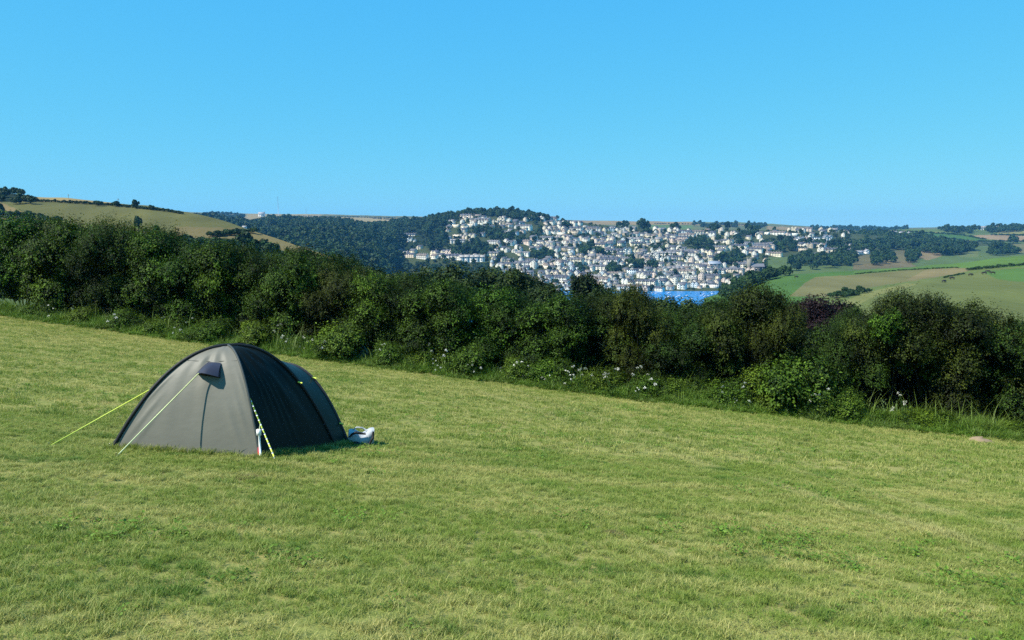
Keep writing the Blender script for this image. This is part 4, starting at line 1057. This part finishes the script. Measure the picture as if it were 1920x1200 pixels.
# rear door seam and vent hood
def on_panel(G, px, py):
    a, b_ = proj(G); i, j = np.unravel_index(np.argmin((a - px) ** 2 + (b_ - py) ** 2), a.shape); return G[i, j].copy()
def fine(G, k=8):
    a = np.linspace(0, len(G) - 1, len(G) * k); b_ = np.linspace(0, G.shape[1] - 1, G.shape[1] * k)
    i = np.floor(a).astype(int).clip(0, len(G) - 2); fa = (a - i)[:, None, None]; H = G[i] * (1 - fa) + G[i + 1] * fa
    j = np.floor(b_).astype(int).clip(0, G.shape[1] - 2); fb = (b_ - j)[None, :, None]; return H[:, j] * (1 - fb) + H[:, j + 1] * fb
F1, F2 = fine(G1), fine(G2)
seam2 = np.array([on_panel(F1, x, y) for x, y in ((352, 676), (370, 677), (390, 678), (418, 677), (444, 676))]) + n1 * .003
MB().tube(loc_(seam2), .004, 4).build('cross_seam', plain('seam_thread', (.13, .125, .1), .7), root)
v0, v1 = on_panel(F1, 391, 679), on_panel(F1, 415, 681); b0, b1 = on_panel(F1, 372, 703), on_panel(F1, 413, 709)
out = unit(n1 * .9 + np.array([0, 0, -.1])) * .15
mid = (b0 + b1) / 2
lip = [b0 + out * .55, b0 * .65 + b1 * .35 + out * 1.25, b1 * .6 + b0 * .4 + out * 1.2, b1 + out * .55]
topc = [v0 + n1 * .01, v0 * .65 + v1 * .35 + n1 * .02, v1 * .6 + v0 * .4 + n1 * .02, v1 + n1 * .01]
g_ = np.array([[np.asarray(a) * (1 - k) + np.asarray(b_) * k + n1 * .02 * math.sin(math.pi * k) for k in np.linspace(0, 1, 8)] for a, b_ in zip(topc, lip)])
hood = MB().grid(loc_(g_))
for (a, b_, c_) in ((v0, b0, lip[0]), (v1, b1, lip[3])): hood.add(loc_([a, b_, c_]), [(0, 1, 2)])
hd = hood.build('vent_hood', plain('vent_hood_fabric', (.035, .033, .045), .35, .5), root, True)
mesh_p = np.array([[np.asarray(a) * (1 - k) + np.asarray(b_) * k for k in (0, .5, 1)] for a, b_ in zip([b0 + n1 * .004, b0 * .65 + b1 * .35 + n1 * .004, b1 * .6 + b0 * .4 + n1 * .004, b1 + n1 * .004], lip)])
MB().grid(loc_(mesh_p)).build('vent_mesh', plain('vent_net', (.006, .006, .007), .9), hd)
# guy lines
def guy(a, b_, r, mat, name='guy_line', bands=None):
    a, b_ = np.asarray(a), np.asarray(b_)
    o = MB().tube(loc_([a, b_]), r, 6).build(name, mat, root)
    if bands:
        mb = MB(); L = b_ - a
        for k in range(bands):
            q = a + L * ((k + .35) / bands); mb.tube(loc_([q, q + L * .35 / bands]), r * 1.12, 6)
        tag(mb.build('reflective_fleck', M_reflect, o), kind='stuff')
    pg = b_ + unit(b_ - a) * .04
    MB().tube(loc_([b_ + np.array([0, 0, .05]), b_ + np.array([-.02, 0, -.12])]), .006, 5).build('peg', M_steelpeg, root)
    return o
def arc_at(corner, p, px, py):
    L = arc(corner, np.linspace(0, 1, 400), p); a, b_ = proj(L); return L[np.argmin((a - px) ** 2 + (b_ - py) ** 2)]
g0 = ground_hit(92, 837); guy(arc_at(P1, 2.1, 292, 726), g0, .008, M_line)
guy(lip[0] * .5 + lip[1] * .5, ground_hit(218, 856), .008, plain('pale_guy_line', (.70, .74, .36), .6))
q0 = arc_at(P2, 2.3, 471, 738); guy(q0, ground_hit(516, 862), .010, M_line, bands=14)
q1 = q0 * .55 + ground_hit(516, 862) * .45
bk = at(485.5, 812, q1[1] - .05)
MB().tube(loc_([q1, bk]), .006, 5).build('tension_cord', plain('cord_pale', (.6, .66, .4), .6), root)
ft = ground_hit(489, 861); 
st = MB().tube(loc_([bk, ft]), [.016, .016], 6).build('tension_strap', M_reflect, root)
MB().tube(loc_([bk + np.array([-.024, .012, -.06]), ft + np.array([-.03, .012, .02])]), [.011, .011], 6).build('red_strap', M_red, root)
kb = MB(); kb.box(loc_(bk + np.array([0, 0, .01])), (.055, .05, .085)); kb.build('buckle', M_reflect, root)
guy(arc_at(P1, 2.1, 234, 795), ground_hit(205, 838), .005, plain('dark_cord', (.10, .11, .08), .7), name='pole_cord')
for k, pt_ in enumerate((arc_at(P3, 2.3, 563, 719), B[np.argmin((proj(B)[0] - 600) ** 2 + (proj(B)[1] - 706) ** 2)], B[np.argmin((proj(B)[0] - 646) ** 2 + (proj(B)[1] - 787) ** 2)])):
    MB().tube(loc_([pt_ + np.array([-.015, -.03, .035]), pt_ + np.array([.05, -.045, .02])]), [.013, .010], 6).build('toggle', M_line, root)
tag(root, 'grey and dark green dome tent with yellow guy lines pitched on the field', 'tent')

# ------------------------------------------------------------------ bag beside the tent
bp = ground_hit(677, 834)
e = empty('holdall_bag', bp, .25); e.scale = (1.12, 1.12, 1.2)
M_bagw = plain('bag_pale_fabric', (.40, .42, .42), .6, .3, bump=.3, scale=8); M_bagk = plain('bag_black_fabric', (.012, .013, .015), .6)
nx, nt = 12, 18
Pb = []
for i in range(nx):
    a = i / (nx - 1); row = []
    w = .15 * (1 - .25 * abs(a * 2 - 1) ** 3); h = .215 * (1 - .16 * math.sin(a * math.pi * 1.0)) + .02 * math.sin(a * 9)
    for j in range(nt):
        th = 2 * math.pi * j / nt; c_, s_ = math.cos(th), math.sin(th)
        sq = (abs(c_) ** 3.2 + abs(s_) ** 3.2) ** (-1 / 3.2)
        row.append((-.18 + .36 * a + .012 * s_, w * c_ * sq * (1 + .06 * vnoise(a * 6, j * .7, 9)), h / 2 + h / 2 * s_ * sq * (1 + .05 * vnoise(a * 7, j * .5, 4))))
    row.append(row[0]); Pb.append(row)
Pb = np.array(Pb); mb = MB().grid(Pb); mb.add(Pb[0, :nt], [tuple(range(nt))]); mb.add(Pb[-1, :nt], [tuple(range(nt))[::-1]])
body = mb.build('body', M_bagw, e, True)
ft_ = MB()
mb = MB()
for i in range(5):
    pass
def patch(poly, y):  # stitched panel slightly proud of the front
    mb = MB(); n = len(poly); mb.add([(a, y, b_) for a, b_ in poly] + [(a, y + .02, b_) for a, b_ in poly], [tuple(range(n))] + [(k, k + n, (k + 1) % n + n, (k + 1) % n) for k in range(n)]); return mb
patch([(-.165, .01), (-.16, .06), (-.12, .085), (-.07, .088), (-.03, .07), (.0, .035), (.02, .01)], -.163).build('base_panel', M_bagk, e)
MB().tube([(-.17, -.13, .15), (-.13, -.165, .195), (-.08, -.17, .215), (-.02, -.165, .2), (.06, -.165, .185)], [.012, .018, .02, .018, .012], 6).build('strap', M_bagk, e, True)
MB().tube([(.17, -.12, .20), (.16, -.165, .13), (.13, -.17, .08), (.10, -.165, .03)], [.014, .02, .016, .012], 6).build('strap', M_bagk, e, True)
MB().tube([(-.12, 0, .205), (-.06, -.02, .25), (.02, -.02, .24), (.08, 0, .20)], .012, 6).build('handle', M_bagw, e, True)
tag(e, 'pale grey and black holdall bag on the grass beside the tent porch', 'bag')

# ------------------------------------------------------------------ flat stone at the hedge foot
sp_ = ground_hit(1842, 828)
g = np.random.default_rng(12); nu, nv_ = 16, 7; Ps = []
for i in range(nv_):
    f = i / (nv_ - 1) * math.pi / 2
    Ps.append([(.42 * math.cos(f) ** .6 * math.cos(a) * (1 + .12 * vnoise(math.cos(a) * 2, math.sin(a) * 2, 2)), .28 * math.cos(f) ** .6 * math.sin(a), .22 * math.sin(f) ** .8 * (1 - .25 * math.cos(a)) - .03) for a in np.linspace(0, 2 * math.pi, nu)])
st = MB().grid(np.array(Ps)).build('stone', plain('pink_stone', (.27, .20, .125), .95, .1, bump=.6, scale=12), None, True)
st.location = sp_ - np.array([0, 0, .085])
tag(st, 'flat pinkish stone lying in the grass at the hedge foot', 'stone')

# ------------------------------------------------------------------ white hogweed along the hedge
M_flower = leaf_mat('hogweed_flower', (.75, .74, .66), (.62, .62, .52), trans=.2)
M_stalk = leaf_mat('hogweed_leaf', (.03, .07, .008), (.08, .14, .02))
def hogweed(seed):
    g = np.random.default_rng(seed); heads = []; st = MB()
    for k in range(3):
        top = np.array([g.normal(0, .26), g.normal(0, .12), g.uniform(.45, 1.15)]); st.tube([(0, 0, -.05), tuple(top * [.4, .4, .55]), tuple(top)], [.010, .008, .005], 5, cap=False)
        heads.append((top, g.uniform(.03, .06)))
    fms = []
    for h, r in heads:
        n = 26; a = g.uniform(0, 6.28, n); q = np.sqrt(g.random(n)) * r
        pos = (h + np.stack([q * np.cos(a), q * np.sin(a), -.9 * q ** 2 / r + g.normal(0, .012, n)], -1))
        v, f = leaves(pos, unit(np.array([-.2, -.8, .7]) + g.normal(size=(n, 3)) * .5), rnd_unit(g, n), np.full(n, .03), .9, .1)
        fms.append(np_mesh('flower_head', v, f, M_flower, fattr=g.random(len(f))))
    n = 26; a = g.uniform(0, 6.28, n); pos = np.stack([.05 * np.cos(a), .05 * np.sin(a), g.uniform(.05, .5, n)], -1)
    v, f = leaves(pos, unit(np.array([0, 0, 1]) + g.normal(size=(n, 3)) * .3), np.stack([np.cos(a), np.sin(a), np.full(n, .5)], -1), g.uniform(.08, .15, n), .5, .1)
    return st.mesh('stalk', M_stalk), fms, np_mesh('leaf_cluster', v, f, M_stalk, fattr=g.random(len(f)))
HW = [hogweed(60 + k) for k in range(4)]
hp = random.Random(21); hpx = sorted([hp.uniform(440, 1240) for _ in range(44)] + [hp.uniform(60, 440) for _ in range(6)] + [hp.uniform(1300, 1560) for _ in range(7)] + [1700, 1712])
for i, px in enumerate(hpx):
    q = hedge_point(px, hp.uniform(-.7, .25)); z = float(field_z(q[0], q[1]))
    e = empty('hogweed', (q[0], q[1], z), hp.uniform(0, 6.28)); s_ = hp.uniform(.5, 1.2); e.scale = (s_, s_, s_)
    a, b_, c_ = HW[i % 4]
    obj('stalk', a, e); [obj('flower_head', q_, e) for q_ in b_]; tag(obj('leaf_cluster', c_, e), kind='stuff')
    tag(e, f'white flowering hogweed in the verge below the hedge, {nth(i + 1)} plant from the left', 'wildflower', 'hogweed along the hedge')

# ------------------------------------------------------------------ grass
t = NT('grass_blade')
rn = t.attr('rnd')
big = t.rng(t.noise(.55, 3, sx=((.55, 1.5, 1), (0, 0, .35))), .38, .62)
midn = t.rng(t.noise(1.7, 3, sx=((.8, 1.5, 1), (0, 0, .2))), .36, .64)
far_ = t.new('ShaderNodeSeparateXYZ'); t.link(t.pos(), far_.inputs[0])
dist = t.rng(far_.outputs['Y'], 9, 30)
f = t.math('ADD', t.math('MULTIPLY', big, .45), t.math('MULTIPLY', midn, .50)); f = t.math('ADD', f, t.math('MULTIPLY', dist, .18)); f = t.math('ADD', f, t.math('MULTIPLY', t.math('SUBTRACT', rn, .42), .65))
green = t.mix(rn, (.130, .200, .022), (.265, .335, .055)); straw = t.mix(rn, (.38, .37, .10), (.60, .535, .20))
gc = t.mix(t.rng(t.math('ADD', f, t.math('MULTIPLY', t.math('SUBTRACT', t.rng(t.noise(1.0, 2, sx=((.12, 1.9, 1), (0, 0, -.42))), .35, .65), .5), .34)), .33, 1.34), green, straw)
ta, tb = ground_hit(1385, 893), ground_hit(1735, 992); tdir = (tb - ta)[:2]; tdir = tdir / np.linalg.norm(tdir); tn = np.array([-tdir[1], tdir[0]])
for o_ in (0.0, 1.45):                       # a faint pair of wheel tracks crossing the field
    dl = t.math('ADD', t.math('MULTIPLY', far_.outputs['X'], float(tn[0])), t.math('MULTIPLY', far_.outputs['Y'], float(tn[1])))
    dl = t.math('ABSOLUTE', t.math('ADD', t.math('SUBTRACT', dl, float(tn @ ta[:2]) + o_), t.math('MULTIPLY', t.math('SUBTRACT', t.noise(.6, 2), .5), .5)), 0.0)
    band = t.math('MULTIPLY', t.rng(dl, .30, .08), t.rng(t.noise(.8, 3), .40, .58))
    gc = t.mix(t.math('MULTIPLY', band, .55), gc, (.50, .45, .19))
clover = t.rng(t.noise(1.6, 4, sx=((.6, 1.3, 1), (0, 0, .1))), .57, .68)
gc = t.mix(t.math('MULTIPLY', clover, .75), gc, (.075, .170, .014))
bare = t.rng(t.noise(1.15, 3, sx=((1, 1.3, 1), (0, 0, .7))), .70, .76)
gc = t.mix(t.math('MULTIPLY', bare, .7), gc, (.20, .13, .075))
t.base(gc, .55, .25); t.translucent(gc, .42); M_grass = t.m
def blade_patch(seed, n, half, hmin, hmax, wid, lean, dry=.12, mat=None):
    g = np.random.default_rng(seed)
    # clumped roots
    nc = max(4, n // 28); cl = g.uniform(-half, half, (nc, 2)); k = g.integers(0, nc, n)
    xy = cl[k] + g.normal(0, half * .11, (n, 2)); th = g.uniform(0, 6.28, n)
    h = g.uniform(hmin, hmax, n) * g.uniform(.7, 1.3, nc)[k]; stalk = g.random(n) < .015; h = np.where(stalk, h * 2.0, h); ln = h * np.abs(g.normal(lean, .35, n)); w = wid * g.uniform(.6, 1.2, n)
    d = np.stack([np.cos(th), np.sin(th), 0 * th], -1); s = np.stack([-np.sin(th + g.normal(0, .5, n)), np.cos(th), 0 * th], -1)
    b = np.concatenate([xy, np.full((n, 1), -.012)], 1)
    m = b + d * (ln * .35)[:, None]; m[:, 2] += h * .62
    tip = b + d * ln[:, None]; tip[:, 2] += h
    v = np.stack([b - s * w[:, None] / 2, b + s * w[:, None] / 2, m + s * w[:, None] * .4, m - s * w[:, None] * .4, tip], 1).reshape(-1, 3)
    i = np.arange(n)[:, None] * 5
    q = i + [0, 1, 2, 3]; tr_ = i + [3, 2, 4]
    tone = np.clip(g.normal(.42, .2, n) + (g.random(n) < dry) * .45, 0, 1); tone[stalk] = 1
    return np_mesh('blades', v, [q, tr_], mat or M_grass, fattr=np.concatenate([tone, tone]))
def jitter_grid(x0, x1, y0, y1, st, g):
    a, b_ = np.meshgrid(np.arange(x0, x1, st), np.arange(y0, y1, st)); n = a.size
    return a.ravel() + g.uniform(-.5, .5, n) * st, b_.ravel() + g.uniform(-.5, .5, n) * st
g = np.random.default_rng(99)
base_poly = [tuple(q[:2]) for q in (P1, P2, P3, Q1, Q2, P4)]
def grass_zone(name, y0, y1, st, protos, smin, smax, label):
    x, y = jitter_grid(-40, 30, y0, y1, st, g)
    k = (np.abs(x) < .70 * y + 3.0) & (y < hedge_y(x) + .3) & ~in_poly(x, y, base_poly)
    x, y = x[k], y[k]; n = len(x)
    P = np.stack([x, y, field_z(x, y)], -1)
    sc = g.uniform(smin, smax, n) * (1 + .28 * vnoise(x * 1.3, y * 1.3, 17) + .22 * vnoise(x * 3.1, y * 3.1, 18))
    sx_ = FC[0]; sy_ = FC[1]
    return scatter(name, P, g.uniform(0, 6.28, n), np.stack([np.ones(n), np.ones(n), sc], -1), g.integers(0, len(protos), n), protos, label, 'grass')
grass_zone('near_grass', 2.5, 13.5, .18, [proto(f'near_tuft_{i}', blade_patch(300 + i, 600, .22, .012, .040, .0044, 1.3)) for i in range(5)], .75, 1.3, 'short mown grass of the camping field around and before the tent')
grass_zone('far_grass', 13.3, 44, .42, [proto(f'far_tuft_{i}', blade_patch(330 + i, 520, .36, .02, .055, .008, .8)) for i in range(5)], .75, 1.3, 'sun-dried mown grass of the field between the tent and the hedge')
# broad-leaved weeds in the turf
def rosette(seed):
    g = np.random.default_rng(seed); n = 34; a = g.uniform(0, 6.28, n); pos = np.stack([.06 * g.normal(size=n), .06 * g.normal(size=n), g.uniform(.004, .026, n)], -1)
    v, f = leaves(pos, unit(np.array([0, 0, 1]) + g.normal(size=(n, 3)) * .35), np.stack([np.cos(a), np.sin(a), np.full(n, .35)], -1), g.uniform(.018, .042, n), .7, .08)
    return np_mesh('weed_leaves', v, f, M_weed, fattr=g.random(len(f)))
M_weed = leaf_mat('weed_leaf', (.070, .140, .014), (.15, .25, .032))
wx_, wy_ = g.uniform(-20, 22, 9000), g.uniform(3.5, 26, 9000)
k = (np.abs(wx_) < .7 * wy_ + 2) & (wy_ < hedge_y(wx_) - 1) & ~in_poly(wx_, wy_, base_poly) & (vnoise(wx_ * .55, wy_ * .9, 41) + .5 * vnoise(wx_ * 1.6, wy_ * 1.9, 42) > .46)
wx_, wy_ = wx_[k], wy_[k]; n = len(wx_)
scatter('turf_weeds', np.stack([wx_, wy_, field_z(wx_, wy_) + .012], -1), g.uniform(0, 6.28, n), g.uniform(.7, 1.5, n), g.integers(0, 3, n), [proto(f'weed_{i}', rosette(500 + i)) for i in range(3)], 'patches of clover and broad-leaved weeds in the mown turf', 'weeds')
# taller tufts round the tent base, and the verge under the hedge
t = NT('verge_blade'); rn = t.attr('rnd'); gc = t.mix(rn, (.065, .150, .012), (.19, .30, .04)); gc = t.mix(t.rng(t.noise(1.1, 2), .4, .7, 0, .5), gc, (.12, .15, .04)); t.base(gc, .5, .3); t.translucent(gc, .28); M_verge = t.m
vx, vo = [], []
n = 2600
pxs = g.uniform(-120, 2040, n); off = g.uniform(-.62, .9, n)
hx = np.interp(pxs, [a for a, _, _ in HEDGE_PX], HB[:, 0]); hy = np.interp(pxs, [a for a, _, _ in HEDGE_PX], HB[:, 1])
x = hx + .32 * off; y = hy + .95 * off
P = np.stack([x, y, field_z(x, y)], -1)
hsc = np.interp(off, [-.62, -.3, .2, .9], [.3, .6, 1.1, 1.3]) * g.uniform(.6, 1.25, n) * (1 + .35 * vnoise(x * .8, y * .8, 23))
scatter('verge_grass', P, g.uniform(0, 6.28, n), np.stack([np.ones(n), np.ones(n), hsc], -1), g.integers(0, 3, n), [proto(f'verge_tuft_{i}', blade_patch(360 + i, 150, .24, .18, .5, .016, .45, mat=M_verge)) for i in range(3)], 'strip of lush taller green grass along the foot of the hedge', 'grass')
edges = [(P1, P2), (P2, P3), (P3, Q1)]
pe = np.concatenate([a + (b_ - a) * g.random((46, 1)) for a, b_ in edges]); pe[:, :2] += np.array([.02, -.05]) + g.normal(0, .03, (len(pe), 2)); pe[:, 2] = field_z(pe[:, 0], pe[:, 1])
scatter('tent_edge_grass', pe, g.uniform(0, 6.28, len(pe)), np.ones(len(pe)), g.integers(0, 2, len(pe)), [proto(f'edge_tuft_{i}', blade_patch(380 + i, 60, .09, .05, .12, .005, .5)) for i in range(2)], 'longer uncut grass tufts along the bottom edge of the tent', 'grass')

# ------------------------------------------------------------------ haze
hz = MB(); hz.add(*_boxvf(-9000, 9000, -60, 8000, -110, 190))
ho = hz.build('haze', None)
hm = bpy.data.materials.new('haze'); hm.use_nodes = True; hn = hm.node_tree.nodes
hn.remove(hn['Principled BSDF']); pv = hn.new('ShaderNodeVolumePrincipled')
pv.inputs['Color'].default_value = (.15, .52, 1, 1); pv.inputs['Density'].default_value = .00006; pv.inputs['Anisotropy'].default_value = 0.0
hm.node_tree.links.new(pv.outputs[0], hn['Material Output'].inputs['Volume'])
ho.data.materials.append(hm)
tag(ho, 'thin blue summer haze over the far hills', 'haze', kind='stuff')
